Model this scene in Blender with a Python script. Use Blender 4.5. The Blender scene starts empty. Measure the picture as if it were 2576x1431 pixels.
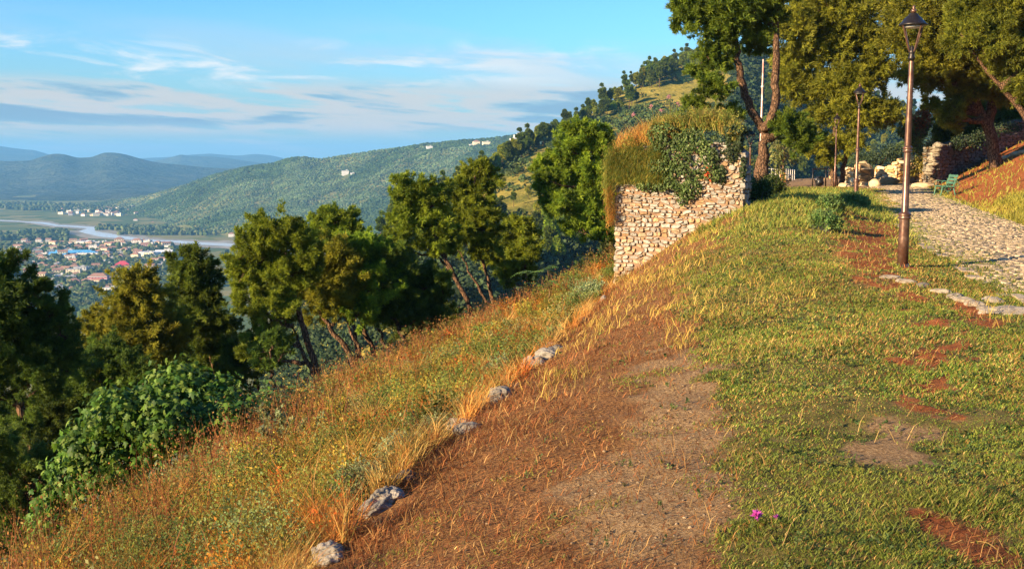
import bpy, math, random
import numpy as np

rng = np.random.default_rng(7)
random.seed(7)
R = math.radians

# ------------------------------------------------------------------ camera
FPX, CX, CY, HOR = 2700.0, 1288.0, 715.5, 390.0        # focal length, centre and horizon in a 2576 px wide frame
PITCH = math.atan((CY - HOR) / FPX)
cam_d = bpy.data.cameras.new('camera')
cam_d.sensor_width = 36.0
cam_d.lens = 36.0 * FPX / 2576.0
cam_d.clip_start = 0.1
cam_d.clip_end = 60000.0
cam = bpy.data.objects.new('camera', cam_d)
bpy.context.scene.collection.objects.link(cam)
cam.rotation_euler = (math.pi / 2 - PITCH, 0, 0)
bpy.context.scene.camera = cam

# ------------------------------------------------------------------ sun and sky
SUN_EL = R(17.0)
SUN_H = (-0.83, -0.56)                                   # horizontal direction towards the sun
SUN_ROT = math.atan2(SUN_H[0], SUN_H[1])
sun_d = bpy.data.lights.new('sun', 'SUN')
sun_d.energy = 5.0
sun_d.angle = R(0.5)
sun_d.color = (1.0, 0.74, 0.43)
sun = bpy.data.objects.new('sun', sun_d)
bpy.context.scene.collection.objects.link(sun)
from mathutils import Vector
_sd = Vector((SUN_H[0] * math.cos(SUN_EL), SUN_H[1] * math.cos(SUN_EL), math.sin(SUN_EL)))
sun.rotation_euler = (-_sd).to_track_quat('-Z', 'Y').to_euler()
sun.location = (0, 0, 60)

scene = bpy.context.scene
world = bpy.data.worlds.new('World')
scene.world = world
world.use_nodes = True


def build_world():
    nt = world.node_tree
    nt.nodes.clear()
    N = nt.nodes.new
    lk = nt.links.new

    def math_(op, a, b=None, clamp=False):
        n = N('ShaderNodeMath'); n.operation = op; n.use_clamp = clamp
        for i, v in enumerate((a, b)):
            if v is None: continue
            if isinstance(v, (int, float)): n.inputs[i].default_value = v
            else: lk(v, n.inputs[i])
        return n.outputs[0]

    def ramp(v, a, b):
        n = N('ShaderNodeMapRange'); n.interpolation_type = 'SMOOTHSTEP'
        lk(v, n.inputs[0]); n.inputs[1].default_value = a; n.inputs[2].default_value = b
        return n.outputs[0]

    def bump_(v, a, b, c, d):
        return math_('MULTIPLY', ramp(v, a, b), math_('SUBTRACT', 1.0, ramp(v, c, d)))

    out = N('ShaderNodeOutputWorld'); bg = N('ShaderNodeBackground')
    sky = N('ShaderNodeTexSky'); sky.sky_type = 'NISHITA'; sky.sun_disc = False
    sky.sun_elevation = SUN_EL; sky.sun_rotation = SUN_ROT
    sky.altitude = 200; sky.air_density = 1.1; sky.dust_density = 0.6; sky.ozone_density = 2.2
    hs = N('ShaderNodeHueSaturation'); hs.inputs['Saturation'].default_value = 1.12; hs.inputs['Value'].default_value = 1.0
    lk(sky.outputs[0], hs.inputs['Color'])
    tc = N('ShaderNodeTexCoord'); sep = N('ShaderNodeSeparateXYZ'); lk(tc.outputs['Generated'], sep.inputs[0])
    az = math_('ARCTAN2', sep.outputs[0], sep.outputs[1])
    el = math_('ARCSINE', sep.outputs[2])
    dg = math_('MULTIPLY', el, 57.2958)
    azd = math_('MULTIPLY', az, 57.2958)

    def noise(sx, sy, detail, seed, dist=0.0, rough=0.55):
        cb = N('ShaderNodeCombineXYZ')
        lk(math_('MULTIPLY', az, sx), cb.inputs[0])
        # cloud streaks tilt a little down to the right
        lk(math_('MULTIPLY', math_('ADD', el, math_('MULTIPLY', az, 0.06)), sy), cb.inputs[1])
        cb.inputs[2].default_value = seed
        n = N('ShaderNodeTexNoise'); n.inputs['Scale'].default_value = 1.0
        n.inputs['Detail'].default_value = detail; n.inputs['Roughness'].default_value = rough
        n.inputs['Distortion'].default_value = dist
        lk(cb.outputs[0], n.inputs['Vector'])
        return n.outputs[0]

    def mix(fac, a, b):
        n = N('ShaderNodeMix'); n.data_type = 'RGBA'; n.clamp_factor = True
        lk(fac, n.inputs[0])
        for i, v in ((6, a), (7, b)):
            if isinstance(v, tuple): n.inputs[i].default_value = (*v, 1)
            else: lk(v, n.inputs[i])
        return n.outputs[2]

    tint = N('ShaderNodeMix'); tint.data_type = 'RGBA'; tint.blend_type = 'MULTIPLY'; tint.inputs[0].default_value = 1.0
    lk(hs.outputs[0], tint.inputs[6]); tint.inputs[7].default_value = (0.52, 0.95, 1.38, 1)
    col = tint.outputs[2]
    # thin veil low in the sky
    veil = math_('MULTIPLY', math_('SUBTRACT', 1.0, ramp(dg, 1.0, 7.0)), 0.6)
    col = mix(veil, col, VEIL)
    # upper white wisps between 3.5 and 6 degrees
    n1 = noise(9.0, 46.0, 7.0, 1.3, 0.6, 0.6)
    m1 = math_('MULTIPLY', bump_(dg, 2.9, 4.2, 5.0, 6.2), ramp(n1, 0.45, 0.67))
    m1 = math_('MULTIPLY', m1, math_('SUBTRACT', 1.0, ramp(azd, -2, 12)))
    col = mix(math_('MULTIPLY', m1, 0.95), col, CLOUD_HI)
    # faint broad wash to the left
    n2 = noise(4.0, 18.0, 5.0, 4.7, 0.3)
    m2 = math_('MULTIPLY', bump_(dg, 0.5, 2.5, 5.0, 8.0), ramp(n2, 0.40, 0.70))
    col = mix(math_('MULTIPLY', m2, 0.55), col, CLOUD_MID)
    # low grey-blue banks with warm crests
    n3 = noise(6.0, 55.0, 6.0, 9.1, 0.25)
    n3b = n3
    band = bump_(dg, 1.0, 1.8, 3.2, 4.0)
    m3 = math_('MULTIPLY', band, ramp(n3, 0.48, 0.64))
    warm = math_('MULTIPLY', bump_(dg, 0.6, 1.6, 3.0, 4.2), bump_(n3, 0.36, 0.46, 0.50, 0.60))
    col = mix(math_('MULTIPLY', m3, 0.8), col, CLOUD_LOW)
    col = mix(math_('MULTIPLY', warm, 0.75), col, CLOUD_WARM)
    n4 = noise(6.0, 70.0, 5.0, 21.0, 0.4)
    m4 = math_('MULTIPLY', bump_(dg, -0.2, 0.5, 1.2, 2.0), ramp(n4, 0.50, 0.66))
    col = mix(math_('MULTIPLY', m4, 0.5), col, CLOUD_WARM)
    lk(col, bg.inputs[0])
    bg.inputs[1].default_value = 0.057
    lk(bg.outputs[0], out.inputs[0])


VEIL = (2.1, 3.15, 3.95)
CLOUD_HI = (5.4, 5.5, 5.5)
CLOUD_MID = (3.1, 4.0, 4.6)
CLOUD_LOW = (1.4, 2.25, 3.2)
CLOUD_WARM = (4.3, 3.9, 3.65)
build_world()

scene.view_settings.view_transform = 'Standard'
scene.view_settings.look = 'None'
scene.view_settings.gamma = 1.0
scene.view_settings.exposure = 1.68
scene.cycles.max_bounces = 8
scene.cycles.diffuse_bounces = 3
scene.cycles.glossy_bounces = 2
scene.cycles.transmission_bounces = 4
scene.cycles.transparent_max_bounces = 8
scene.cycles.volume_bounces = 0
scene.cycles.use_denoising = True
scene.cycles.sample_clamp_indirect = 4.0

# ------------------------------------------------------------------ helpers
COL = scene.collection
_cp, _sp = math.cos(PITCH), math.sin(PITCH)


def P(px, py, Y):
    """world point seen at (px, py) of the 2576 wide frame at depth Y"""
    u = (np.asarray(px, float) - CX) / FPX
    v = (np.asarray(py, float) - CY) / FPX
    dy = _cp - v * _sp
    dz = -_sp - v * _cp
    k = np.asarray(Y, float) / dy
    return np.stack(np.broadcast_arrays(u * k, np.asarray(Y, float), dz * k), -1)


def proj(x, y, z):
    """world point -> (px, py) in the 2576 wide frame"""
    dep = y * _cp - z * _sp
    up = y * _sp + z * _cp
    dep = np.where(np.abs(dep) < 1e-6, 1e-6, dep)
    return CX + FPX * x / dep, CY - FPX * up / dep


def hash2(ix, iy, seed):
    h = (ix.astype(np.int64) * 374761393 + iy.astype(np.int64) * 668265263 + int(seed) * 1442695041) & 0xFFFFFFFF
    h = ((h ^ (h >> 13)) * 1274126177) & 0xFFFFFFFF
    h = h ^ (h >> 16)
    return (h & 0xFFFFFF) / float(0xFFFFFF)


def vnoise(x, y, seed=0):
    x = np.asarray(x, float); y = np.asarray(y, float)
    ix = np.floor(x); iy = np.floor(y)
    fx = x - ix; fy = y - iy
    fx = fx * fx * (3 - 2 * fx); fy = fy * fy * (3 - 2 * fy)
    a = hash2(ix, iy, seed); b = hash2(ix + 1, iy, seed)
    c = hash2(ix, iy + 1, seed); d = hash2(ix + 1, iy + 1, seed)
    return (a + (b - a) * fx) * (1 - fy) + (c + (d - c) * fx) * fy


def fbm(x, y, seed=0, octs=4, gain=0.5):
    s = 0.0; amp = 1.0; tot = 0.0
    for o in range(octs):
        s = s + amp * vnoise(x * 2 ** o, y * 2 ** o, seed + o * 17)
        tot += amp; amp *= gain
    return s / tot - 0.5


def smooth(t):
    t = np.clip(t, 0, 1)
    return t * t * (3 - 2 * t)


def tag(o, label=None, cat=None, group=None, kind=None):
    if label: o['label'] = label
    if cat: o['category'] = cat
    if group: o['group'] = group
    if kind: o['kind'] = kind
    return o


def empty(name, loc, rz=0.0):
    o = bpy.data.objects.new(name, None)
    o.location = tuple(float(v) for v in loc); o.rotation_euler = (0, 0, rz)
    o.empty_display_size = 0.3
    COL.objects.link(o)
    return o


class MB:
    """collects verts / faces / per-vertex colours / material slots, then links ONE mesh object"""
    def __init__(s):
        s.V = []; s.n = 0; s.L = []; s.S = []; s.C = []; s.M = []

    def add(s, V, F, col=(1, 1, 1), mat=0):
        """F: int array (m,k) of one polygon size"""
        V = np.asarray(V, float).reshape(-1, 3)
        F = np.asarray(F, np.int64)
        if F.ndim == 1: F = F[None]
        s.V.append(V)
        s.L.append((F + s.n).ravel()); s.S.append(np.full(len(F), F.shape[1]))
        s.M.append(np.full(len(F), mat))
        c = np.asarray(col, float)
        if c.ndim == 1: c = np.broadcast_to(c, (len(V), 3))
        s.C.append(c)
        s.n += len(V)

    def faces(s, F, mat=0):
        F = np.asarray(F, np.int64)
        if F.ndim == 1: F = F[None]
        s.L.append(F.ravel()); s.S.append(np.full(len(F), F.shape[1])); s.M.append(np.full(len(F), mat))

    def mesh(s, name, mats, origin=None, smooth_=False):
        me = bpy.data.meshes.new(name)
        V = np.concatenate(s.V)
        if origin is not None: V = V - np.asarray(origin, float)
        L = np.concatenate(s.L); S = np.concatenate(s.S); M = np.concatenate(s.M)
        me.vertices.add(len(V)); me.loops.add(len(L)); me.polygons.add(len(S))
        me.vertices.foreach_set('co', V.astype(np.float32).ravel())
        me.loops.foreach_set('vertex_index', L.astype(np.int32))
        st = np.zeros(len(S), np.int32); st[1:] = np.cumsum(S)[:-1]
        me.polygons.foreach_set('loop_start', st)
        for m in (mats if isinstance(mats, (list, tuple)) else [mats]): me.materials.append(m)
        me.polygons.foreach_set('material_index', M.astype(np.int32))
        me.polygons.foreach_set('use_smooth', np.full(len(S), bool(smooth_)))
        C = np.concatenate(s.C)
        at = me.attributes.new('col', 'FLOAT_COLOR', 'POINT')
        at.data.foreach_set('color', np.concatenate([C, np.ones((len(C), 1))], 1).astype(np.float32).ravel())
        me.update(calc_edges=True)
        me.validate()
        return me

    def build(s, name, mats, parent=None, origin=None, smooth_=False):
        me = s.mesh(name, mats, origin, smooth_)
        o = bpy.data.objects.new(name, me)
        COL.objects.link(o)
        if parent is not None: o.parent = parent
        elif origin is not None: o.location = tuple(float(v) for v in origin)
        return o


def tube(mb, pts, rad, sides=8, col=(1, 1, 1), mat=0, cap=True, wob=0.0, seed=0):
    """tapered tube along a polyline"""
    pts = np.asarray(pts, float); n = len(pts)
    rad = np.broadcast_to(np.asarray(rad, float), (n,))
    t = np.gradient(pts, axis=0); t /= np.linalg.norm(t, axis=1, keepdims=True) + 1e-9
    ref = np.array([0.31, 0.95, 0.05]) if abs(t[:, 2]).mean() > 0.6 else np.array([0, 0, 1.0])
    a = np.cross(t, ref); a /= np.linalg.norm(a, axis=1, keepdims=True) + 1e-9
    b = np.cross(t, a)
    th = np.arange(sides) * 2 * math.pi / sides
    r = rad[:, None] * np.ones(sides)
    if wob:
        g = np.random.default_rng(seed); r = r * (1 + wob * g.normal(size=(n, sides)))
    V = pts[:, None, :] + (a[:, None, :] * np.cos(th)[None, :, None] + b[:, None, :] * np.sin(th)[None, :, None]) * r[..., None]
    i = np.arange(n - 1)[:, None] * sides; j = np.arange(sides)[None]; k = (j + 1) % sides
    F = np.stack([i + j, i + k, i + sides + k, i + sides + j], -1).reshape(-1, 4)
    c = np.asarray(col, float)
    base = mb.n
    mb.add(V.reshape(-1, 3), F, c, mat)
    if cap:
        mb.faces(base + np.arange(sides)[::-1], mat)
        mb.faces(base + (n - 1) * sides + np.arange(sides), mat)


def lathe(mb, prof, sides=16, centre=(0, 0, 0), col=(1, 1, 1), mat=0):
    pr = np.asarray(prof, float)
    th = np.arange(sides) * 2 * math.pi / sides
    V = np.stack([pr[:, None, 0] * np.cos(th), pr[:, None, 0] * np.sin(th), pr[:, None, 1] + 0 * th], -1) + np.asarray(centre, float)
    n = len(pr)
    i = np.arange(n - 1)[:, None] * sides; j = np.arange(sides)[None]; k = (j + 1) % sides
    F = np.stack([i + j, i + k, i + sides + k, i + sides + j], -1).reshape(-1, 4)
    base = mb.n
    mb.add(V.reshape(-1, 3), F, col, mat)
    mb.faces(base + np.arange(sides)[::-1], mat)
    mb.faces(base + (n - 1) * sides + np.arange(sides), mat)


BOXF = np.array([[0, 3, 2, 1], [4, 5, 6, 7], [0, 1, 5, 4], [1, 2, 6, 5], [2, 3, 7, 6], [3, 0, 4, 7]])


def box(mb, c, s, rz=0.0, col=(1, 1, 1), mat=0, tilt=0.0):
    """box centred on c, size s, turned rz about z after tilting about its own x"""
    x, y, z = np.asarray(s, float) / 2
    V = np.array([[-x, -y, -z], [x, -y, -z], [x, y, -z], [-x, y, -z], [-x, -y, z], [x, -y, z], [x, y, z], [-x, y, z]])
    if tilt:
        ct, st_ = math.cos(tilt), math.sin(tilt)
        V = np.stack([V[:, 0], V[:, 1] * ct - V[:, 2] * st_, V[:, 1] * st_ + V[:, 2] * ct], -1)
    cz, sz = math.cos(rz), math.sin(rz)
    V = np.stack([V[:, 0] * cz - V[:, 1] * sz, V[:, 0] * sz + V[:, 1] * cz, V[:, 2]], -1) + np.asarray(c, float)
    mb.add(V, BOXF, col, mat)


def grid_faces(nr, nc):
    i = np.arange(nr - 1)[:, None] * nc; j = np.arange(nc - 1)[None]
    return np.stack([i + j, i + j + 1, i + nc + j + 1, i + nc + j], -1).reshape(-1, 4)


# ------------------------------------------------------------------ materials
def new_mat(name):
    m = bpy.data.materials.new(name); m.use_nodes = True
    nt = m.node_tree; nt.nodes.clear()
    out = nt.nodes.new('ShaderNodeOutputMaterial')
    return m, nt, out


def N_(nt, t, **kw):
    n = nt.nodes.new(t)
    for k, v in kw.items(): setattr(n, k, v)
    return n


def mixc(nt, fac, a, b, blend='MIX'):
    n = nt.nodes.new('ShaderNodeMix'); n.data_type = 'RGBA'; n.blend_type = blend
    for i, v in ((0, fac), (6, a), (7, b)):
        if isinstance(v, (int, float)): n.inputs[i].default_value = v
        elif isinstance(v, tuple): n.inputs[i].default_value = (*v, 1)
        else: nt.links.new(v, n.inputs[i])
    return n.outputs[2]


def noise_(nt, scale, detail=4, rough=0.55, coord='Object', vec=None, dist=0.0):
    if vec is None:
        tc = nt.nodes.new('ShaderNodeTexCoord'); vec = tc.outputs[coord]
    n = nt.nodes.new('ShaderNodeTexNoise')
    n.inputs['Scale'].default_value = scale; n.inputs['Detail'].default_value = detail
    n.inputs['Roughness'].default_value = rough; n.inputs['Distortion'].default_value = dist
    nt.links.new(vec, n.inputs['Vector'])
    return n.outputs[0]


def ramp_(nt, v, a, b, lo=0.0, hi=1.0):
    n = nt.nodes.new('ShaderNodeMapRange'); n.interpolation_type = 'SMOOTHSTEP'
    nt.links.new(v, n.inputs[0])
    n.inputs[1].default_value = a; n.inputs[2].default_value = b
    n.inputs[3].default_value = lo; n.inputs[4].default_value = hi
    return n.outputs[0]


def bump_(nt, h, strength, dist):
    b = nt.nodes.new('ShaderNodeBump'); b.inputs['Strength'].default_value = strength; b.inputs['Distance'].default_value = dist
    nt.links.new(h, b.inputs['Height'])
    return b.outputs[0]


def foliage_mat(name, trans=0.35, rough=0.6, spec=0.25, vary=0.35, tint=(1, 1, 1), nscale=1.2):
    m, nt, out = new_mat(name)
    at = N_(nt, 'ShaderNodeAttribute', attribute_name='col')
    oi = nt.nodes.new('ShaderNodeObjectInfo')
    c = at.outputs['Color']
    n = noise_(nt, nscale, 3)
    f = ramp_(nt, n, 0.3, 0.7, 1 - vary, 1 + vary)
    mul = nt.nodes.new('ShaderNodeVectorMath'); mul.operation = 'SCALE'
    nt.links.new(c, mul.inputs[0]); nt.links.new(f, mul.inputs['Scale'])
    c = mul.outputs[0]
    c = mixc(nt, 1.0, c, tint, 'MULTIPLY')
    hs = nt.nodes.new('ShaderNodeHueSaturation')
    nt.links.new(ramp_(nt, oi.outputs['Random'], 0, 1, 0.485, 0.515), hs.inputs['Hue'])
    nt.links.new(ramp_(nt, oi.outputs['Random'], 0, 1, 0.85, 1.15), hs.inputs['Value'])
    nt.links.new(c, hs.inputs['Color']); c = hs.outputs[0]
    p = nt.nodes.new('ShaderNodeBsdfPrincipled')
    p.inputs['Roughness'].default_value = rough; p.inputs['Specular IOR Level'].default_value = spec
    nt.links.new(c, p.inputs['Base Color'])
    if trans > 0:
        t = nt.nodes.new('ShaderNodeBsdfTranslucent'); nt.links.new(c, t.inputs[0])
        mx = nt.nodes.new('ShaderNodeMixShader'); mx.inputs[0].default_value = trans
        nt.links.new(p.outputs[0], mx.inputs[1]); nt.links.new(t.outputs[0], mx.inputs[2])
        nt.links.new(mx.outputs[0], out.inputs[0])
    else:
        nt.links.new(p.outputs[0], out.inputs[0])
    return m


def solid_mat(name, col, rough=0.6, metal=0.0, vary=0.25, nscale=8.0, bump=0.0, bdist=0.01, attr=False, spec=0.5, second=None):
    m, nt, out = new_mat(name)
    p = nt.nodes.new('ShaderNodeBsdfPrincipled')
    n = noise_(nt, nscale, 5)
    f = ramp_(nt, n, 0.3, 0.7, 1 - vary, 1 + vary)
    mul = nt.nodes.new('ShaderNodeVectorMath'); mul.operation = 'SCALE'
    if attr:
        at = N_(nt, 'ShaderNodeAttribute', attribute_name='col')
        base = mixc(nt, 1.0, at.outputs['Color'], col, 'MULTIPLY')
        nt.links.new(base, mul.inputs[0])
    else:
        if second:
            base = mixc(nt, ramp_(nt, noise_(nt, nscale * 0.35, 6, 0.65), 0.45, 0.6), col, second)
            nt.links.new(base, mul.inputs[0])
        else:
            mul.inputs[0].default_value = col
    nt.links.new(f, mul.inputs['Scale'])
    nt.links.new(mul.outputs[0], p.inputs['Base Color'])
    p.inputs['Roughness'].default_value = rough; p.inputs['Metallic'].default_value = metal
    p.inputs['Specular IOR Level'].default_value = spec
    if bump: nt.links.new(bump_(nt, n, bump, bdist), p.inputs['Normal'])
    nt.links.new(p.outputs[0], out.inputs[0])
    return m


M_PINE = foliage_mat('pine_needles', 0.48, 0.6, 0.2, 0.35)
M_PINE_FAR = foliage_mat('far_pine_needles', 0.2, 0.7, 0.1, 0.3, nscale=0.2)
M_LEAF = foliage_mat('broad_leaves', 0.38, 0.55, 0.25, 0.25, nscale=2.0)
M_GRASS = foliage_mat('grass_blades', 0.40, 0.6, 0.25, 0.25, nscale=0.8)
M_WEED = foliage_mat('weed_stems', 0.45, 0.65, 0.15, 0.25, nscale=0.9)
M_FARVEG = foliage_mat('far_tree_crowns', 0.0, 0.9, 0.05, 0.35, nscale=0.02)


def bark_mat():
    m, nt, out = new_mat('pine_bark')
    tc = nt.nodes.new('ShaderNodeTexCoord')
    mp = nt.nodes.new('ShaderNodeMapping'); mp.inputs['Scale'].default_value = (9, 9, 2.2)
    nt.links.new(tc.outputs['Object'], mp.inputs[0])
    v = nt.nodes.new('ShaderNodeTexVoronoi'); v.feature = 'DISTANCE_TO_EDGE'; v.inputs['Scale'].default_value = 1.6
    nt.links.new(mp.outputs[0], v.inputs['Vector'])
    n = noise_(nt, 2.5, 6, 0.6, vec=mp.outputs[0])
    crack = ramp_(nt, v.outputs['Distance'], 0.0, 0.16)
    at = N_(nt, 'ShaderNodeAttribute', attribute_name='col')
    c = mixc(nt, ramp_(nt, n, 0.35, 0.7), (0.10, 0.055, 0.032), (0.23, 0.14, 0.085))
    c = mixc(nt, crack, (0.035, 0.022, 0.015), c)
    c = mixc(nt, 1.0, c, at.outputs['Color'], 'MULTIPLY')
    p = nt.nodes.new('ShaderNodeBsdfPrincipled'); p.inputs['Roughness'].default_value = 0.9
    p.inputs['Specular IOR Level'].default_value = 0.1
    nt.links.new(c, p.inputs['Base Color'])
    h = nt.nodes.new('ShaderNodeMath'); h.operation = 'MULTIPLY_ADD'
    nt.links.new(n, h.inputs[0]); h.inputs[1].default_value = 0.5; nt.links.new(crack, h.inputs[2])
    nt.links.new(bump_(nt, h.outputs[0], 0.9, 0.03), p.inputs['Normal'])
    nt.links.new(p.outputs[0], out.inputs[0])
    return m


M_BARK = bark_mat()

# ------------------------------------------------------------------ terrain: the castle hill with lawn, bank and slope
VALLEY = -180.0
_ep = [(800, 1431, 5.9), (960, 1258, 7.2), (1250, 1005, 11.0), (1345, 922, 13.5), (1440, 838, 17.5), (1497, 778, 22.0), (1548, 727, 28.6)]
_ew = [P(*q) for q in _ep]
EY = np.array([-80, -8, 0] + [q[2] for q in _ep] + [33, 38, 45, 55, 65, 80, 520.])
EX = np.array([-22, -3.4, -2.1] + [w[0] for w in _ew] + [4.6, 7.2, 9.2, 11.2, 14.0, 18.0, 60.])
EZ = np.array([-2.0, -2.0, -2.05] + [w[2] for w in _ew] + [-3.2, -2.3, -1.8, -1.8, -1.9, -2.1, -2.4])
LY = np.array([-80, 0, 10, 13.5, 16.3, 22.5, 43, 60, 80, 520.])
LX = np.array([-18, 3.5, 5.55, 6.35, 7.0, 8.5, 14.4, 20, 26, 150.])
ZP = -1.75
PATHW = 3.1


def zg(x, y, rough=True):
    x = np.asarray(x, float); y = np.asarray(y, float)
    x, y = np.broadcast_arrays(x, y)
    E = np.interp(y, EY, EX); ZE = np.interp(y, EY, EZ); L = np.interp(y, LY, LX)
    Rr = L + PATHW
    hump = np.interp(y, [-80, 12, 20, 28, 33, 45, 60, 520], [0, 0, .14, .5, .45, .22, 0, 0])
    t = (x - E) / np.maximum(L - E, 0.5)
    zh = ZP + hump
    s = 1 - (1 - np.clip(t / 0.6, 0, 1)) ** 1.8
    z = ZE + (zh - ZE) * s
    z = np.where(t > 0.6, zh + (ZP - zh) * smooth((t - 0.6) / 0.4), z)
    # rising ground right of the path
    rr = np.maximum(x - Rr - 0.35, 0)
    sl = np.interp(y, [-80, 20, 40, 54, 80, 140, 520], [.22, .28, .37, .44, .46, .45, .3])
    z = z + 38 * (1 - np.exp(-sl * rr / 38))
    # rough
    if rough:
        off = smooth((np.abs(x - (L + PATHW / 2)) - PATHW / 2 - 0.1) / 1.2)
        z = z + off * (0.16 * fbm(x * .45, y * .45, 3, 3) + 0.07 * fbm(x * 2.3, y * 2.3, 9, 3))
        z = z + off * (0.035 * fbm(x * 7, y * 7, 19, 3) + .016 * fbm(x * 24, y * 24, 23, 2) * (y < 16))
    # bank and steep slope left of the edge, falling ground beyond the far rim
    w = np.interp(y, [-80, 6, 10, 18, 26, 40, 520], [2.0, 2.2, 2.4, 3.7, 3.0, 1.5, 1.5])
    d = np.maximum(E - x, 0)
    dd = d + (0.25 * fbm(x * .8, y * .8, 31, 2) if rough else 0) * smooth(d / .6)
    drop = 0.26 * smooth(d / 0.22) + 0.25 * np.minimum(dd, w)
    q = np.maximum(dd - w, 0)
    drop = drop + 0.85 * q * q / (q + 0.9)
    z = z - drop
    d2 = np.maximum(y - 80, 0)
    z = z - 0.5 * d2 * d2 / (d2 + 8)
    return np.maximum(z, VALLEY - 3)


_HY = np.concatenate([np.arange(3.5, 30, .02), np.arange(30, 130, .1)])


def hit(px, py):
    """the ground point seen at a pixel"""
    w = P(px, py, _HY)
    g = zg(w[:, 0], w[:, 1])
    k = np.argmax(w[:, 2] < g)
    return np.array([w[k, 0], w[k, 1], g[k]])


def ell(px, py, cx, cy, rx, ry, rot=0.0):
    c, s = math.cos(R(rot)), math.sin(R(rot))
    dx, dy = px - cx, py - cy
    a = (dx * c + dy * s) / rx; b = (-dx * s + dy * c) / ry
    return smooth(1.45 - 1.1 * np.sqrt(a * a + b * b))


LAWN_PY = np.array([400, 480, 540, 600, 650, 700, 780, 860, 920, 1000, 1080, 1150, 1250, 1431, 2200])
LAWN_PX = np.array([1960, 1890, 1850, 1790, 1745, 1700, 1715, 1770, 1800, 1810, 1800, 1800, 1840, 1850, 1900])
RED = [(2190, 630, 85, 75, 0), (2230, 600, 60, 60, 0), (2150, 560, 70, 25, 0), (2350, 870, 95, 22, -3), (2330, 905, 45, 40, 20), (2335, 960, 42, 55, 10), (2345, 1015, 35, 40, 0),
       (2440, 775, 110, 22, 12), (2240, 715, 60, 25, 0), (2470, 800, 60, 20, 10), (2430, 1350, 110, 40, 20), (2500, 1400, 90, 40, 20), (2330, 1300, 60, 22, 12), (2350, 815, 60, 20, 0), (2290, 905, 60, 14, 0)]
PALE = [(2260, 1115, 95, 55, -15), (2215, 1150, 70, 35, 0), (2310, 1160, 35, 40, 30)]
DIRT = [(1700, 960, 150, 110, 0), (1760, 905, 110, 45, 0), (1720, 1080, 170, 110, 0), (1700, 1200, 200, 120, 0), (1640, 1330, 230, 120, 0), (1500, 1240, 160, 90, 0)]
GOLD = [(1900, 735, 110, 40, 0), (1760, 770, 70, 60, -40), (1690, 830, 60, 40, -20), (1720, 680, 60, 90, 35), (1840, 690, 50, 30, 0), (1750, 590, 110, 40, -35), (1600, 740, 110, 35, -40), (1480, 850, 90, 30, -40), (1400, 960, 80, 25, -30), (2540, 800, 60, 30, 0)]


EDGE_STONES = [
    ('grey craggy boulder of the stone edge, alone in the rusty grass', 1258, 1002, (.17, .13, .13)),
    ('long pale broken stone of the edge, upper half of a pair', 1375, 900, (.24, .17, .12)),
    ('big cracked stone of the edge just below the long pale one', 1340, 926, (.22, .17, .16)),
    ('tilted thin slab of the edge among straw', 1400, 880, (.18, .12, .06)),
    ('bluish flat stone of the edge beside the palest sage bush', 993, 1248, (.11, .08, .06)),
    ('grey-blue stone of the edge nearest the camera but one', 945, 1285, (.15, .10, .08)),
    ('pale stone at the bottom frame edge in straw', 825, 1408, (.13, .10, .09)),
    ('white leaning stone at the foot of the ruined wall corner', 1533, 738, (.22, .22, .26)),
    ('small white stone below the leaning one at the wall corner', 1519, 758, (.12, .1, .13))]


def stones_at():
    return [(lab, hit(px, py), r) for lab, px, py, r in EDGE_STONES]


def clear_of_stones(x, y, k=1.15):
    ok = np.ones(len(x), bool)
    for _, c, r in stones_at():
        ok &= ((x - c[0]) / (r[0] * k)) ** 2 + ((y - c[1] + r[0] * .8) / (r[0] * (k + .9))) ** 2 > 1
    return ok


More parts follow.
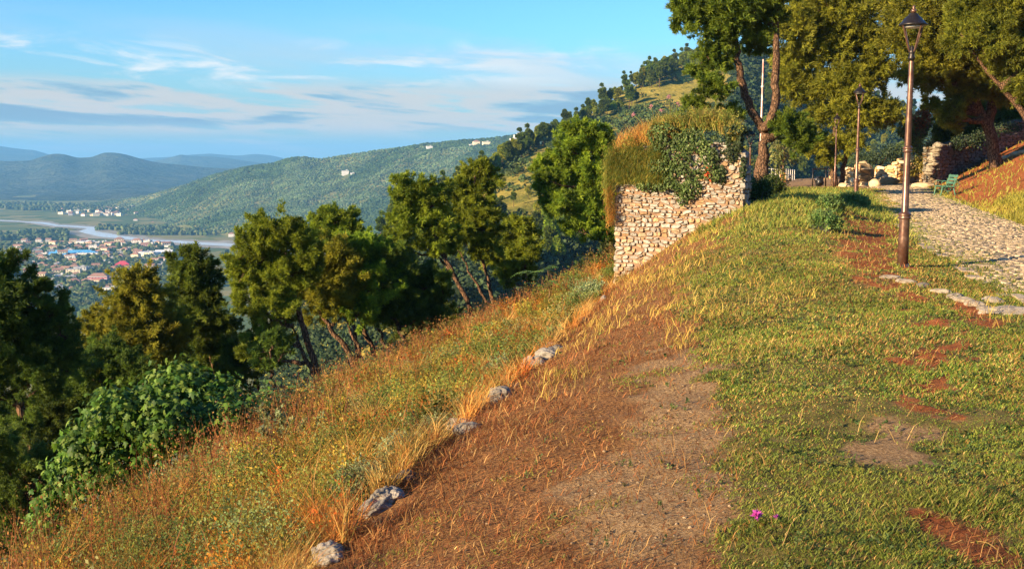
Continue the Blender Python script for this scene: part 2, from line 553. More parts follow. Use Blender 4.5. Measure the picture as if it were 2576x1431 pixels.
def soil(x, y, z):
    """weights of green grass, straw, red soil on the ground (the rest is grey-brown dirt)"""
    px, py = proj(x, y, z)
    n1 = fbm(x * 1.3, y * 1.3, 40, 4); n2 = fbm(x * 4, y * 4, 50, 3)
    py2 = py + n1 * 80 + n2 * 40; px2 = px + n2 * 190 + n1 * 150
    E = np.interp(y, EY, EX); L = np.interp(y, LY, LX)
    front = y > 2
    lawn = smooth((px2 - np.interp(py2, LAWN_PY, LAWN_PX)) / 110 + .5) * front
    lawn = np.where(front, lawn, 0.7)
    red = 0.0; pale = 0.0; dirt = 0.0; gold = 0.0
    for e in RED: red = np.maximum(red, ell(px2, py2, *e))
    for e in PALE: pale = np.maximum(pale, ell(px2, py2, *e))
    for e in DIRT: dirt = np.maximum(dirt, ell(px2, py2, *e))
    for e in GOLD: gold = np.maximum(gold, ell(px2, py2, *e))
    red = red * front; pale = pale * front; dirt = dirt * front; gold = gold * front
    right = (x > L + PATHW)
    # beyond the path: red earth higher up and further off, grass on the near right
    rr = x - L - PATHW
    pyr = py + n1 * 26 + n2 * 14
    ra = smooth((pyr - (570 - 0.30 * (px - 2300))) / 26 + 0.5)      # 1 = lower grass side
    rg = ra * smooth((px - 2400) / 60) * smooth(rr / 1.2 - .1)
    rg = np.where(y < 30, 0.8, rg)
    green = lawn * (1 - red) * (1 - pale) * (0.86 + 0.4 * n1)
    redw = np.maximum(red, 0)
    dry = (1 - lawn) * (1 - dirt * 0.85)
    green = np.where(right, rg, green); redw = np.where(right, 1 - rg, redw); dry = np.where(right, 0.0, dry)
    far = smooth((y - 52) / 6) * (~right) * (x > E)
    green = green * (1 - far); dry = dry * (1 - .8 * far)
    bank = x < E
    d = E - x
    w = np.interp(y, [-80, 6, 10, 18, 26, 40, 520], [2.0, 2.2, 2.4, 3.7, 3.0, 1.5, 1.5])
    dry = np.where(bank, smooth(1 - (d - w - .5) / 1.5), dry)
    green = np.where(bank, 1 - dry, green); redw = np.where(bank, 0, redw)
    return np.clip(green, 0, 1), np.clip(dry, 0, 1), np.clip(redw, 0, 1), np.clip(gold, 0, 1), np.clip(dirt, 0, 1)


def ground_mat():
    m, nt, out = new_mat('earth_and_turf')
    at = N_(nt, 'ShaderNodeAttribute', attribute_name='col')
    sp = nt.nodes.new('ShaderNodeSeparateColor'); nt.links.new(at.outputs['Color'], sp.inputs[0])
    fine = noise_(nt, 38.0, 6, 0.7); mid = noise_(nt, 5.0, 6, 0.65); grit = noise_(nt, 90.0, 3, 0.6)
    dirt = mixc(nt, ramp_(nt, fine, .35, .68), (0.19, 0.11, 0.050), (0.43, 0.285, 0.145))
    dirt = mixc(nt, ramp_(nt, grit, .60, .72), dirt, (0.46, 0.34, 0.22))
    straw = mixc(nt, ramp_(nt, fine, .35, .65), (0.105, 0.047, 0.02), (0.34, 0.17, 0.062))
    red = mixc(nt, ramp_(nt, mid, .35, .65), (0.22, 0.065, 0.022), (0.36, 0.125, 0.04))
    red = mixc(nt, ramp_(nt, grit, .62, .74), red, (0.42, 0.26, 0.15))
    green = mixc(nt, ramp_(nt, mid, .35, .65), (0.085, 0.080, 0.022), (0.19, 0.15, 0.05))
    nz = nt.nodes.new('ShaderNodeMath'); nz.operation = 'MULTIPLY_ADD'; nt.links.new(fine, nz.inputs[0]); nz.inputs[1].default_value = 1.1; nz.inputs[2].default_value = -0.55

    def wt(ch):
        a = nt.nodes.new('ShaderNodeMath'); a.operation = 'ADD'; nt.links.new(sp.outputs[ch], a.inputs[0]); nt.links.new(nz.outputs[0], a.inputs[1])
        return ramp_(nt, a.outputs[0], .2, .8)
    c = mixc(nt, wt(1), dirt, straw)
    c = mixc(nt, wt(2), c, red)
    c = mixc(nt, wt(0), c, green)
    p = nt.nodes.new('ShaderNodeBsdfPrincipled'); p.inputs['Roughness'].default_value = 0.95; p.inputs['Specular IOR Level'].default_value = 0.1
    nt.links.new(c, p.inputs['Base Color'])
    nt.links.new(bump_(nt, fine, 1.0, 0.05), p.inputs['Normal'])
    nt.links.new(p.outputs[0], out.inputs[0])
    return m


def build_ground():
    xs = np.concatenate([-np.geomspace(26, 460, 60)[::-1], np.arange(-25, -6, .25), np.arange(-6, 12, .075), np.arange(12, 40, .25), np.geomspace(40, 330, 40)])
    ys = np.concatenate([-np.geomspace(8, 90, 14)[::-1], np.arange(-7, 3, .4), np.arange(3, 14, .06), np.arange(14, 32, .1), np.arange(32, 90, .4), np.geomspace(90, 520, 50)])
    X, Y = np.meshgrid(xs, ys)
    Z = zg(X, Y)
    g, d, r, _, _ = soil(X, Y, Z)
    mb = MB()
    mb.add(np.stack([X, Y, Z], -1).reshape(-1, 3), grid_faces(len(ys), len(xs)), np.stack([g, d, r], -1).reshape(-1, 3))
    o = mb.build('ground', ground_mat(), smooth_=True)
    tag(o, kind='structure')
    return o


build_ground()

# ------------------------------------------------------------------ far land


def land_mat(name, a, b, scale, fields=None, bump=None):
    m, nt, out = new_mat(name)
    c = mixc(nt, ramp_(nt, noise_(nt, scale, 8, 0.65), .35, .65), a, b)
    if fields:
        v = N_(nt, 'ShaderNodeTexVoronoi', distance='CHEBYCHEV'); v.inputs['Scale'].default_value = fields[0]
        tc = nt.nodes.new('ShaderNodeTexCoord'); nt.links.new(tc.outputs['Object'], v.inputs['Vector'])
        sp = nt.nodes.new('ShaderNodeSeparateColor'); nt.links.new(v.outputs['Color'], sp.inputs[0])
        f = mixc(nt, sp.outputs[0], fields[1], fields[2])
        f = mixc(nt, ramp_(nt, sp.outputs[1], .55, .75), f, fields[3])
        c = mixc(nt, 0.75, c, f)
    p = nt.nodes.new('ShaderNodeBsdfPrincipled'); p.inputs['Roughness'].default_value = 1.0; p.inputs['Specular IOR Level'].default_value = 0.0
    nt.links.new(c, p.inputs['Base Color'])
    if bump: nt.links.new(bump_(nt, noise_(nt, bump[0], 5, 0.65), bump[1], bump[2]), p.inputs['Normal'])
    nt.links.new(p.outputs[0], out.inputs[0])
    return m


def build_valley():
    mb = MB()
    xs = np.concatenate([np.linspace(-14000, -3000, 12), np.linspace(-2800, 2800, 120), np.linspace(3000, 14000, 12)])
    ys = np.concatenate([np.linspace(-3000, -200, 8), np.linspace(0, 5000, 140), np.linspace(5300, 26000, 30)])
    X, Y = np.meshgrid(xs, ys)
    mb.add(np.stack([X, Y, VALLEY + 0.6 * fbm(X / 160, Y / 160, 5, 3)], -1).reshape(-1, 3), grid_faces(len(ys), len(xs)))
    m = land_mat('valley_fields', (0.10, 0.115, 0.05), (0.19, 0.18, 0.09), 0.006, (0.014, (0.11, 0.15, 0.045), (0.27, 0.235, 0.10), (0.07, 0.12, 0.04)))
    return tag(mb.build('valley_floor', m, smooth_=True), kind='structure')


build_valley()


def on_valley(px, py, up=0.0):
    """point of the valley floor seen at a pixel"""
    w = P(px, py, 1.0)
    k = (VALLEY + up) / w[..., 2]
    return w * k[..., None]


def build_water():
    m, nt, out = new_mat('river_water')
    p = nt.nodes.new('ShaderNodeBsdfPrincipled'); p.inputs['Roughness'].default_value = 0.22
    p.inputs['Base Color'].default_value = (0.60, 0.60, 0.57, 1); p.inputs['Specular IOR Level'].default_value = 0.35
    nt.links.new(bump_(nt, noise_(nt, 0.25, 3), 0.15, 0.4), p.inputs['Normal'])
    nt.links.new(p.outputs[0], out.inputs[0])
    sand = land_mat('river_gravel', (0.22, 0.21, 0.17), (0.34, 0.32, 0.27), 0.02)
    # upper and lower bank of each reach, in order
    reach = [
        ([(-60, 551), (60, 557), (120, 560), (150, 566), (210, 569), (250, 572), (236, 580), (300, 592), (370, 602), (460, 606), (590, 613), (760, 624), (900, 632)],
         [(-60, 554), (60, 560), (100, 566), (140, 571), (190, 575), (200, 576), (172, 584), (215, 597), (350, 609), (420, 613), (590, 626), (760, 640), (900, 650)]),
    ]
    for up, lo in reach:
        lo = [(a[0] + (b[0] - a[0]) * .62, a[1] + (b[1] - a[1]) * .62) for a, b in zip(up, lo)]
        n = 120
        def res(q):
            q = np.array(q, float); t = np.linspace(0, 1, len(q)); s = np.linspace(0, 1, n)
            return np.stack([np.interp(s, t, q[:, 0]), np.interp(s, t, q[:, 1])], -1)
        a, b = res(up), res(lo)
        wob = (fbm(np.arange(n) * .35, np.zeros(n), 8, 3) * 3)
        rows = []
        for f in np.linspace(0, 1, 5):
            q = a + (b - a) * f
            rows.append(on_valley(q[:, 0], q[:, 1] + wob * .6, 1.2))
        mb = MB(); mb.add(np.array(rows).reshape(-1, 3), grid_faces(5, n))
        tag(mb.build('river', m, smooth_=True), kind='structure')
        rows = []
        for f in np.linspace(-.9, 1.8, 8):
            q = a + (b - a) * f
            rows.append(on_valley(q[:, 0], q[:, 1] + wob * 1.5, 0.8))
        mb = MB(); mb.add(np.array(rows).reshape(-1, 3), grid_faces(8, n))
        tag(mb.build('river_gravel_bank', sand, smooth_=True), kind='structure')


build_water()


def loft(rows, nr, nc):
    """rows: list of (n,3) world polylines -> resampled (nr,nc,3) grid"""
    rows = np.array(rows, float)
    m, n, _ = rows.shape
    tc = np.linspace(0, n - 1, nc); i = np.clip(tc.astype(int), 0, n - 2); f = (tc - i)[None, :, None]
    A = rows[:, i] * (1 - f) + rows[:, i + 1] * f
    k = np.ones(9) / 9
    pad = nc // (n * 2)
    if pad > 2:
        ker = np.hanning(2 * pad + 3)[1:-1]; ker /= ker.sum()
        B = np.empty_like(A)
        for a in range(m):
            for c in range(3):
                e = np.pad(A[a, :, c], (pad, pad), mode='reflect', reflect_type='odd'); B[a, :, c] = np.convolve(e, ker, 'valid')
        A = B
    tr = np.linspace(0, m - 1, nr); j = np.clip(tr.astype(int), 0, m - 2); g = (tr - j)[:, None, None]
    return A[j] * (1 - g) + A[j + 1] * g


def build_hill(name, rows, nr, nc, amp, scale, mat, seed, ridged=0.0, keep_ridge=None):
    G = loft(rows, nr, nc)
    x, y = G[..., 0], G[..., 1]
    n = fbm(x / scale, y / scale, seed, 6) * amp
    if ridged:
        n = n - ridged * np.abs(fbm(x / (scale * 1.7), y / (scale * 1.7), seed + 5, 4))
    w = np.ones(nr)
    if keep_ridge is not None:
        w = np.interp(np.linspace(0, 1, nr), keep_ridge[0], keep_ridge[1])
    G = G.copy(); G[..., 2] += n * w[:, None]
    mb = MB(); mb.add(G.reshape(-1, 3), grid_faces(nr, nc))
    o = mb.build(name, mat, smooth_=True); tag(o, kind='structure')
    return G


def ridge(px, py, Y):
    return P(np.array(px, float), np.array(py, float), np.array(Y, float))


def off(r, dy, z=None, dx=0.0):
    q = r.copy(); q[:, 1] += dy; q[:, 0] *= (q[:, 1] / r[:, 1]); q[:, 0] += dx
    if z is not None: q[:, 2] = z
    return q


M_MTN = land_mat('forested_mountain', (0.030, 0.042, 0.022), (0.065, 0.075, 0.04), 0.004, bump=(0.012, 1.0, 40.0))
# blue ranges, nearest first
_a = ridge([-700, -400, -200, -60, 20, 75, 110, 135, 160, 195, 230, 262, 285, 310, 345, 375, 410, 460, 520, 590, 650, 700, 800, 950],
           [395, 400, 392, 402, 405, 405, 393, 387, 388, 397, 395, 383, 383, 386, 396, 404, 410, 415, 422, 424, 412, 411, 420, 440], [6300] * 24)
_a2 = off(_a, -900); _a2[:, 2] = _a[:, 2] * .35 + VALLEY * .65
_a3 = off(_a, -2100, VALLEY - 4)
build_hill('mountain', [off(_a, 2500, VALLEY - 20), _a, _a2, _a3], 120, 300, 60, 700, M_MTN, 71, 70, ([0, .33, .4, .75, 1], [0, .12, 1, 1, 0]))
_b = ridge([200, 330, 400, 430, 455, 475, 500, 545, 580, 620, 660, 700, 800, 950], [425, 415, 403, 395, 388, 391, 392, 394, 398, 404, 410, 413, 425, 440], [9500] * 14)
build_hill('mountain', [off(_b, 2500, VALLEY - 20), _b, off(_b, -2200, VALLEY - 4)], 60, 160, 60, 900, M_MTN, 77, 60, ([0, .5, .6, 1], [0, .1, 1, 0]))
_c = ridge([300, 430, 490, 530, 560, 600, 640, 680, 720, 800, 950], [400, 395, 388, 386, 389, 392, 387, 390, 399, 412, 430], [12500] * 11)
build_hill('mountain', [off(_c, 2500, VALLEY - 20), _c, off(_c, -3000, VALLEY - 4)], 50, 140, 60, 1100, M_MTN, 79, 60, ([0, .5, .6, 1], [0, .1, 1, 0]))
_d = ridge([-900, -500, -200, -60, 0, 30, 62, 85, 120, 170, 260, 400], [380, 360, 372, 362, 366, 371, 375, 376, 387, 398, 410, 425], [11500] * 12)
build_hill('mountain', [off(_d, 2500, VALLEY - 20), _d, off(_d, -3000, VALLEY - 4)], 50, 160, 60, 1100, M_MTN, 83, 60, ([0, .5, .6, 1], [0, .1, 1, 0]))

# the broad olive hill across the river
_px = [150, 250, 350, 450, 560, 630, 690, 725, 762, 800, 850, 920, 1000, 1080, 1150, 1230, 1330, 1450, 1600]
_o = ridge(_px, [528, 512, 494, 466, 434, 420, 412, 398, 392, 399, 391, 381, 372, 362, 354, 349, 336, 318, 300],
           [4000, 3900, 3750, 3550, 3350, 3250, 3150, 3120, 3100, 3080, 3050, 3000, 2950, 2900, 2850, 2800, 2750, 2700, 2650])
_ob = on_valley(np.array(_px, float), np.array([530, 540, 562, 580, 600, 610, 612, 614, 616, 618, 620, 622, 624, 626, 628, 630, 632, 634, 636], float) - 2, -3)
_om = _o * .5 + _ob * .5; _om[:, 2] += np.interp(_px, [150, 500, 900, 1600], [2, 10, 14, 10])
_ot = off(_o, 900, VALLEY - 5)
M_OLIVE = land_mat('olive_hill_soil', (0.075, 0.10, 0.035), (0.17, 0.165, 0.065), 0.012, bump=(0.05, 1.0, 8.0))
G_OLIVE = build_hill('hill', [_ot, _o, _om, _ob], 200, 420, 60, 420, M_OLIVE, 91, 120, ([0, .32, .38, .7, .95, 1], [0, .15, .7, 1, .3, 0]))
# lower blue ridge behind the olive hill's crest
_e = ridge([700, 830, 900, 960, 1040, 1120, 1170, 1260, 1400], [420, 396, 384, 378, 366, 354, 352, 356, 370], [4300] * 9)
build_hill('hill', [off(_e, 1200, VALLEY - 5), _e, off(_e, -700, VALLEY - 5)], 50, 120, 20, 500, M_MTN, 97, 0, ([0, .5, .6, 1], [0, .15, 1, 0]))

# the near hill with grass, shrubs and pines
NX = [640, 860, 1000, 1130, 1250, 1350, 1480, 1600, 1740, 1850, 1960, 2100, 2300, 2500, 2800]
_n0 = ridge(NX, [860, 660, 580, 500, 432, 372, 290, 214, 152, 128, 160, 215, 285, 335, 400], [320, 330, 350, 380, 420, 460, 520, 580, 640, 660, 700, 760, 780, 740, 700])
_n1 = ridge(NX, [1000, 740, 650, 575, 515, 470, 410, 350, 300, 290, 320, 345, 370, 400, 440], [260, 270, 285, 305, 330, 355, 395, 435, 470, 470, 520, 600, 620, 560, 520])
_n2 = ridge(NX, [1200, 900, 780, 720, 690, 660, 630, 600, 580, 560, 540, 520, 520, 520, 540], [200, 205, 212, 220, 230, 240, 255, 275, 295, 310, 340, 380, 380, 350, 330])
_n3 = off(_n2, -90, VALLEY - 5)
_nt = off(_n0, 420, VALLEY - 5)


def hill_mat():
    m, nt, out = new_mat('dry_hill_grass')
    a = noise_(nt, 0.05, 8, 0.65); b = noise_(nt, 0.6, 5, 0.7)
    c = mixc(nt, ramp_(nt, a, .38, .62), (0.13, 0.135, 0.03), (0.33, 0.265, 0.06))
    c = mixc(nt, ramp_(nt, b, .5, .75), c, (0.06, 0.075, 0.025))
    p = nt.nodes.new('ShaderNodeBsdfPrincipled'); p.inputs['Roughness'].default_value = 1.0; p.inputs['Specular IOR Level'].default_value = 0.0
    nt.links.new(c, p.inputs['Base Color'])
    nt.links.new(bump_(nt, b, 1.0, 1.2), p.inputs['Normal'])
    nt.links.new(p.outputs[0], out.inputs[0])
    return m


G_NEAR = build_hill('hill', [_nt, _n0, _n1, _n2, _n3], 200, 300, 9, 60, hill_mat(), 101, 8, ([0, .25, .3, .75, 1], [0, .25, 1, 1, 0]))

# ------------------------------------------------------------------ pines
def unit(v):
    return v / (np.linalg.norm(v, axis=-1, keepdims=True) + 1e-9)


def needles(mb, C, D, k, L, W, spread, col, g, quad=False):
    """k thin needle sprays at every tuft centre C pointing about D"""
    n = len(C)
    d = unit(D[:, None, :] + spread * g.normal(size=(n, k, 3)))
    a = unit(np.cross(d, g.normal(size=(n, k, 3))))
    l = L * g.uniform(.6, 1.25, (n, k, 1)); w = W * g.uniform(.7, 1.3, (n, k, 1))
    b = C[:, None, :] + 0 * d
    tip = b + d * l
    mid = b + d * l * .5
    V = np.stack([b, mid - a * w, tip, mid + a * w], 2).reshape(-1, 3)
    F = np.arange(len(V)).reshape(-1, 4)
    c = np.repeat(np.repeat(col, k, 0), 4, 0)
    mb.add(V, F, c)


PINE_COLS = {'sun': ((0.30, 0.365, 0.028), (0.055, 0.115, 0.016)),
             'dark': ((0.15, 0.20, 0.024), (0.030, 0.060, 0.014)),  # darker needles; also carries the shade of pines standing in shadow
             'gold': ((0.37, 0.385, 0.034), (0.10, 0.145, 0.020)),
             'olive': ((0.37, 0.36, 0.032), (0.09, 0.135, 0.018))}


def crown_lobes(mb, lobes, g, dens, L, W, cols, k=6):
    """lobes: list of (centre, (rx,ry,rz)); needles sit in plumes along twigs that reach outwards and up"""
    c1, c2 = np.array(cols[0]), np.array(cols[1])
    for cen, rad in lobes:
        cen = np.asarray(cen); rad = np.asarray(rad)
        R0 = float(np.cbrt(rad.prod()))
        area = 4 * math.pi * R0 ** 2
        ntw = int(np.clip(area / 0.10, 26, 420))
        per = max(3, int(area * dens / ntw))
        d = unit(g.normal(size=(ntw, 3)) + np.array([0, 0, .12]))
        st = cen + d * rad * g.uniform(.15, .80, (ntw, 1))
        tw = unit(d * np.array([1, 1, .8]) + np.array([0, 0, .38]) + .45 * g.normal(size=(ntw, 3)))
        ln = R0 * g.uniform(.18, .66, ntw)
        idx = np.repeat(np.arange(ntw), per); m = len(idx)
        t = g.random(m) ** .8
        pos = st[idx] + tw[idx] * (ln[idx] * t)[:, None] + g.normal(size=(m, 3)) * (R0 * .095 * (1.2 - t))[:, None]
        D = unit(tw[idx] + .55 * g.normal(size=(m, 3)))
        mixv = (g.random(ntw)[idx] * .35 + .65 * g.random(m))[:, None]
        needles(mb, pos, D, k, L, W, .5, c2 + (c1 - c2) * mixv, g)


def make_pine(label, Y, trunks, lobes, cols='sun', dens=26, group='pines below the lawn', r0=0.2, limbs=True, detail=1.0, name='pine_tree', seed=None, maxlimb=14, ground=True, tint=(1, 1, 1), cat='pine tree', fdepth=0.85, limb_from=6, lob=1.25):
    """trunks: pixel polylines (base first); lobes: (px,py,rx,ry[,dY]) at depth Y"""
    seed = seed if seed is not None else int(abs(hash2(np.array([int(trunks[0][0][0] * 7)]), np.array([int(trunks[0][0][1] * 3)]), 5)[0]) * 1e6)
    g = np.random.default_rng(seed)
    k = Y / FPX
    tl = []
    base = None
    for ti, t in enumerate(trunks):
        t = np.array(t, float)
        pts = P(t[:, 0], t[:, 1], Y + (0 if ti == 0 else g.uniform(-.6, .6)))
        if ground and (ti == 0 or t[0][1] > trunks[0][0][1] - 36):
            d = pts[0] - pts[1]; d /= np.linalg.norm(d); d = unit(d + np.array([0, 0, -.8]))
            e = pts[0].copy(); s = 0
            while e[2] > zg(e[0], e[1]) - .25 and s < 200:
                e = e + d * .15; s += 1
            pts = np.vstack([e, pts])
        # soften the polyline and let it wander a little
        n = 22
        q = np.linspace(0, len(pts) - 1, n)
        pp = np.stack([np.interp(q, np.arange(len(pts)), pts[:, c]) for c in range(3)], -1)
        ker = np.array([.25, .5, .25])
        for _ in range(2):
            for c in range(3):
                pp[1:-1, c] = np.convolve(pp[:, c], ker, 'valid')
        pp[1:-1] += g.normal(size=(n - 2, 3)) * np.array([.03, .05, .01])
        tl.append(pp)
        if base is None: base = pp[0].copy()
    root = empty(name, base)
    tm = MB(); cm = MB()
    for i, pp in enumerate(tl):
        n = len(pp)
        r = r0 * (.58 if i == 0 else .44) * np.interp(np.linspace(0, 1, n), [0, .06, .5, 1], [1.35, 1.0, .72, .22] if (i == 0 or len(trunks[i]) < 4 or trunks[i][0][1] > trunks[0][0][1] - 36) else [.62, .62, .55, .22])
        tube(tm, pp, r, 10, (1, 1, 1), wob=.05, seed=seed + i)
    L3 = []
    for lb in lobes:
        dY = lb[4] if len(lb) > 4 else g.uniform(-1, 1) * .5 * k * (lb[2] + lb[3]) * .8
        c = P(lb[0], lb[1], Y + dY)
        rx, rz = lb[2] * k, lb[3] * k
        L3.append((c, (rx * lob, (rx + rz) * .5 * fdepth * lob, rz * lob)))
    if limbs:
        allp = np.concatenate([p[limb_from:] for p in tl])
        order = np.argsort([-(l[1][0]) for l in L3])[:maxlimb]
        for oi in order:
            c, rad = L3[oi]
            dist = np.linalg.norm(allp - c, axis=1) + .9 * np.maximum(allp[:, 2] - c[2] + .4, 0)
            a = allp[np.argmin(dist)]
            if np.linalg.norm(a - c) < .3: continue
            m1 = a * .55 + c * .45 + np.array([0, 0, -.12]) * np.linalg.norm(a - c) + g.normal(size=3) * .1
            tt = np.linspace(0, 1, 9)[:, None]
            bz = (1 - tt) ** 2 * a + 2 * tt * (1 - tt) * m1 + tt ** 2 * c
            bz[1:-1] += g.normal(size=(7, 3)) * .05
            tube(tm, bz, np.linspace(r0 * .36, r0 * .07, 9), 6, wob=.08, seed=oi)
            for _ in range(4):
                e = c + unit(g.normal(size=3)) * np.array(rad) * .8
                b0 = bz[g.integers(4, 9)]
                mid = (b0 + e) / 2 + g.normal(size=3) * .08
                tube(tm, np.array([b0, mid, e]), [r0 * .11, r0 * .07, r0 * .03], 4, cap=False)
    L = max(.10, .0044 * Y); W = max(.006, .00034 * Y)
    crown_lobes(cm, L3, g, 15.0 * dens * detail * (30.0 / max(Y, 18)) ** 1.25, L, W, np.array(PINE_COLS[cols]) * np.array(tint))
    tm.build('trunk', M_BARK, root, base, True)
    cm.build('crown', M_PINE, root, base)
    return tag(root, label, cat, group)


def near_pines():
    make_pine('large dark pine at the far left edge of the slope, crown cut by the frame', 25,
              [[(118, 1265), (78, 1110), (45, 1000), (22, 880), (8, 760), (0, 690)], [(30, 1010), (90, 900), (140, 800)]],
              [(0, 690, 62, 55), (-70, 800, 120, 110), (85, 735, 55, 50), (140, 800, 48, 45), (50, 860, 100, 75), (140, 905, 70, 60), (-20, 960, 90, 60), (75, 1072, 55, 30), (-90, 690, 80, 60), (-120, 950, 110, 90), (20, 760, 60, 60), (100, 960, 70, 45), (170, 850, 35, 40)], 'dark', r0=.24)
    make_pine('golden-green pine low on the slope between two dark pines', 34,
              [[(430, 1010), (400, 920), (365, 830), (345, 700)]],
              [(345, 722, 50, 42), (310, 780, 52, 48), (385, 765, 45, 50), (245, 805, 40, 32), (228, 850, 32, 35), (350, 840, 75, 55), (430, 835, 45, 55), (300, 870, 60, 45), (400, 890, 60, 40), (280, 920, 60, 40)], 'olive', r0=.16, dens=24)
    make_pine('narrow dark pine with a domed top before the town and fields', 37,
              [[(538, 925), (522, 850), (505, 760), (482, 660)]],
              [(480, 662, 48, 34), (500, 712, 50, 46), (515, 770, 52, 48), (470, 730, 35, 40), (505, 840, 52, 45), (560, 840, 42, 45), (595, 895, 45, 45), (545, 890, 50, 40), (455, 800, 30, 40)], 'dark', r0=.17, tint=(1.2, 1.15, 1))
    make_pine('tall round-topped pine with long bare leaning trunk above the fig bush', 30,
              [[(815, 985), (782, 890), (755, 800), (722, 690), (692, 590)], [(800, 965), (752, 870), (735, 820)]],
              [(690, 585, 70, 38), (635, 635, 55, 50), (750, 615, 55, 45), (665, 700, 70, 55), (612, 685, 42, 45), (735, 690, 62, 55), (695, 775, 58, 42), (640, 765, 48, 40), (680, 850, 48, 36), (640, 890, 35, 40), (775, 660, 35, 40)], 'sun', r0=.21)
    make_pine('flat-topped pine behind, showing over the round-topped one', 41,
              [[(905, 930), (885, 800), (862, 690), (850, 560)]],
              [(850, 555, 52, 26), (800, 585, 38, 30), (886, 575, 26, 34), (855, 605, 55, 38), (820, 545, 25, 20), (900, 620, 40, 35)], 'sun', r0=.18)
    make_pine('pine with fluffy bright crown and rusty leaning trunk, left of its clump', 33,
              [[(893, 915), (850, 848), (808, 795), (790, 730), (800, 660)]],
              [(840, 650, 62, 42), (790, 705, 52, 42), (835, 735, 60, 45), (760, 740, 35, 30), (870, 690, 50, 50), (800, 790, 35, 25), (870, 770, 45, 30)], 'olive', r0=.17)
    make_pine('broad pine in the middle of the clump, tallest of its three crowns', 33.5,
              [[(945, 895), (915, 830), (895, 740), (895, 630)], [(912, 905), (880, 830), (865, 790)]],
              [(900, 625, 60, 38), (930, 670, 62, 46), (890, 700, 55, 50), (950, 720, 60, 50), (900, 780, 50, 35), (960, 640, 40, 32)], 'sun', r0=.17)
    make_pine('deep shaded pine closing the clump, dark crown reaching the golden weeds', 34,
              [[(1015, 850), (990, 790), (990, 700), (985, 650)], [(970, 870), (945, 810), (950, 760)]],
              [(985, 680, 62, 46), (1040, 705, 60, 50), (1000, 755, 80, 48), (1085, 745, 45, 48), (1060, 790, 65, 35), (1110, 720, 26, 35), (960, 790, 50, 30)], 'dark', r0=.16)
    make_pine('leaning pine with paired rusty trunks in front of the olive hill', 37,
              [[(1200, 800), (1162, 730), (1112, 640), (1080, 550), (1058, 470)], [(1150, 705), (1120, 665), (1098, 640)]],
              [(1050, 478, 46, 30), (1008, 498, 25, 26), (1090, 505, 46, 40), (1035, 555, 52, 44), (1105, 575, 48, 44), (1005, 615, 36, 34), (1085, 622, 40, 26), (1060, 520, 40, 40), (1130, 620, 30, 26), (1015, 460, 22, 22)], 'sun', r0=.17)
    make_pine('slim pine with small pointed top, between a leaning pair and a short round pine', 40,
              [[(1242, 765), (1225, 690), (1195, 600), (1195, 430)], [(1228, 770), (1178, 680), (1150, 620)]],
              [(1198, 438, 42, 22), (1214, 416, 14, 14), (1150, 478, 36, 26), (1208, 482, 46, 40), (1180, 540, 52, 44), (1226, 560, 36, 40), (1165, 600, 38, 32), (1228, 630, 38, 34), (1200, 600, 36, 34)], 'sun', r0=.15)
    make_pine('short round pine standing left of the ruined stone wall, thin stem', 46,
              [[(1335, 770), (1322, 680), (1310, 570)]],
              [(1308, 570, 36, 20), (1298, 608, 36, 32), (1328, 632, 30, 32), (1286, 662, 34, 26), (1318, 688, 26, 22), (1340, 600, 20, 30), (1275, 700, 26, 20)], 'sun', r0=.13)
    make_pine('big pine right behind the ruined wall corner, wind-swept layered crown', 42,
              [[(1548, 720), (1538, 570), (1500, 480), (1474, 350)], [(1530, 540), (1535, 480), (1520, 420)]],
              [(1470, 330, 46, 24), (1498, 362, 44, 32), (1436, 375, 42, 32), (1378, 415, 36, 30), (1368, 455, 26, 22), (1435, 445, 60, 36), (1495, 445, 40, 40), (1415, 510, 52, 36), (1490, 525, 44, 40), (1465, 575, 44, 26), (1388, 495, 32, 24), (1530, 400, 26, 40), (1520, 590, 26, 30)], 'sun', r0=.2)
